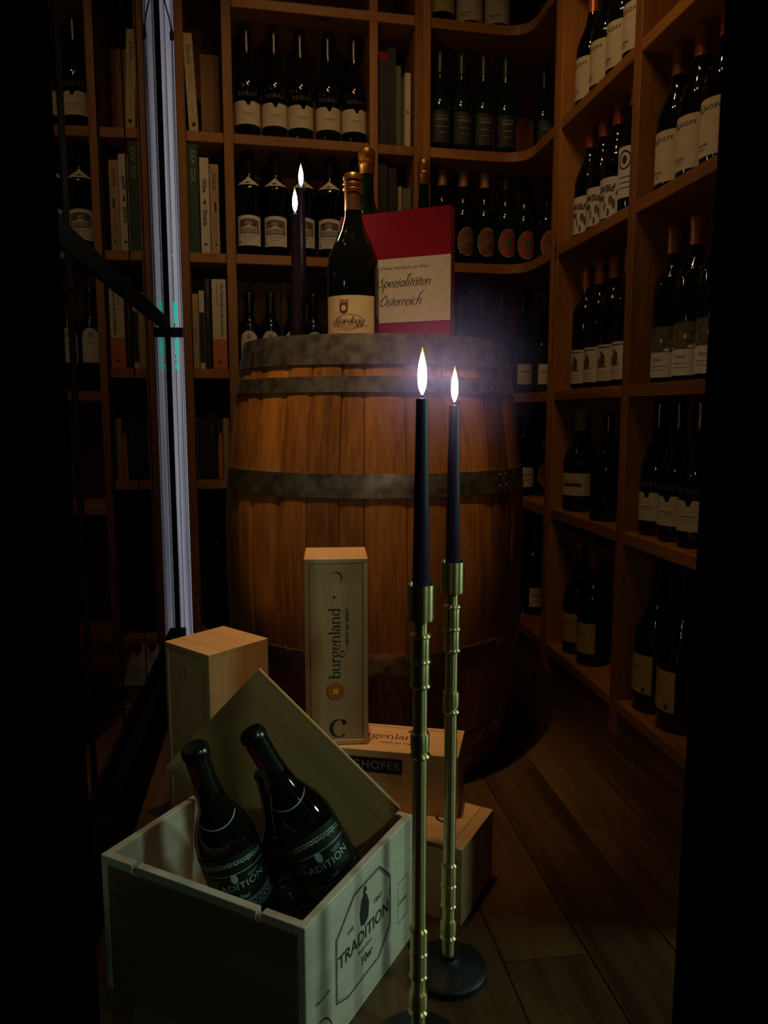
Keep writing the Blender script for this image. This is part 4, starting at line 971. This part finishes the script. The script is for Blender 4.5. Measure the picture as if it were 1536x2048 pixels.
# bottles in the crate
def d_trad(t, r, h, p):
    L = lab(t, r, -.055, .055, .045, .150, 'green_black_label', lambda f: .140 + .010 * math.sin(math.pi * f))
    wrap_text(MB(), 'TRADITION', .0150, r + .0012, 0, .098, space=1.05).build('lettering', 'green_print', L)
    wrap_text(MB(), '10er', .011, r + .0012, .004, .079).build('lettering', 'green_print', L)
    m = MB()
    for z, k in ((.134, .010), (.130, .010), (.118, .006)):
        n = 30; vs = []
        for i in range(n + 1):
            f = i / n; x = -.050 + .100 * f; zz = z + k * math.sin(math.pi * f) - .004; vs += [wrap(r + .001, x, zz), wrap(r + .001, x, zz + .0011)]
        m.add(vs, [(2 * i, 2 * i + 2, 2 * i + 3, 2 * i + 1) for i in range(n)])
    for z in (.070, .067, .052): wrap_rect(m, r + .001, -.050, .050, z, z + .0009)
    for k in range(12):
        wrap_ell(m, r + .001, -.044 + k * .008, .0605, .0036, .0042, 12, .0007)
    for k in range(9): wrap_ell(m, r + .001, -.036 + k * .009, .133 + .009 * math.sin(math.pi * (k + .5) / 9) - .004, .0032, .0036, 12, .0007)
    wrap_ell(m, r + .001, 0, .113, .005, .008)
    for x in (-.030, .026): wrap_rect(m, r + .001, x - .008, x + .010, .110, .1108); wrap_rect(m, r + .001, x - .006, x + .008, .107, .1078)
    m.build('ornament', 'green_print', L)
    # second small label on the neck
    n = 16; vs = []
    for i in range(n + 1):
        a = -1.2 + 2.4 * i / n
        for zz in (.200 - .012 * math.cos(a), .2012 - .012 * math.cos(a)):
            q = rad_at(p, zz) + .001; vs.append((q * math.sin(a), -q * math.cos(a), zz))
    MB().add(vs, [(2 * i, 2 * i + 2, 2 * i + 3, 2 * i + 1) for i in range(n)]).build('neck_print', 'green_print', t)
    q = [(rad_at(p, h * .84) + .0012, h * .84), (rad_at(p, h * .95) + .0012, h * .95)]
    a0 = R(200); vs = []
    for i in range(7):
        a = a0 + R(50) * i / 6
        for rr, zz in q: vs.append((rr * math.cos(a), rr * math.sin(a), zz))
    MB().add(vs, [(2 * i, 2 * i + 2, 2 * i + 3, 2 * i + 1) for i in range(6)]).build('red_stripe', 'red', t)
def tilt(o, base, tip, spin):
    z = (Vector(tip) - Vector(base)).normalized(); o.location = base
    o.rotation_mode = 'QUATERNION'; q = Vector((0, 0, 1)).rotation_difference(z); 
    from mathutils import Quaternion
    o.rotation_quaternion = q @ Quaternion((0, 0, 1), spin)
tb = make_bottle('sparkling_wine_bottle', 'burgundy', .0420, .300, 'black_cap', .78, nr=.0155, deco=d_trad)
tb2 = copy_tree(tb); tb3 = copy_tree(tb)
tilt(tb, (-.047, 1.012, .093), (-.1780, .975, .3632), R(12)); tag(tb, 'black bottle with pale green print in the crate, right one against the lid', 'bottle', 'bottles in the crate')
tilt(tb2, (-.188, 1.010, .076), (-.2400, .9287, .3565), R(14)); tag(tb2, 'black bottle with pale green print in the crate, the left one', 'bottle', 'bottles in the crate')
tilt(tb3, (-.120, 1.028, .032), (-.1700, 1.030, .280), R(60)); tb3.scale = (.84,) * 3; tag(tb3, 'black bottle half hidden between the other two bottles in the crate', 'bottle', 'bottles in the crate')

# ------------------------------------------------------------------ ceiling lamps (above the picture)
def spot(loc_, aim, label):
    t = thing('ceiling_spotlight', label, 'lamp', (loc_[0], loc_[1], 2.52))
    MB().lathe([(.035, -.012), (.038, -.008), (.038, 0)], 28).build('canopy', 'black_metal', t)
    MB().lathe([(.006, -.030), (.006, -.012)], 12).build('arm', 'black_metal', t)
    d = (Vector(aim) - Vector(loc_)).normalized(); q = Vector((0, 0, -1)).rotation_difference(d)
    M = Matrix.Translation((0, 0, loc_[2] - 2.52)) @ q.to_matrix().to_4x4()
    MB().lathe([(.029, -.002), (.032, .0), (.032, .06), (.026, .075), (.0, .078)], 28, M, caps=False).build('shade', 'black_metal', t)
spot(LAMP_A, AIM_A, 'black ceiling spotlight aimed at the barrel')
for p_, w_ in zip(LAMPS_B, ('left', 'middle', 'right')): spot(p_, (0.05, 1.75, 0.9), f'black ceiling spotlight aimed at the wine shelves, {w_} one')
for k, o in PROTO.items():
    if k not in _used:
        for c in list(o.children_recursive): bpy.data.objects.remove(c)
        bpy.data.objects.remove(o)
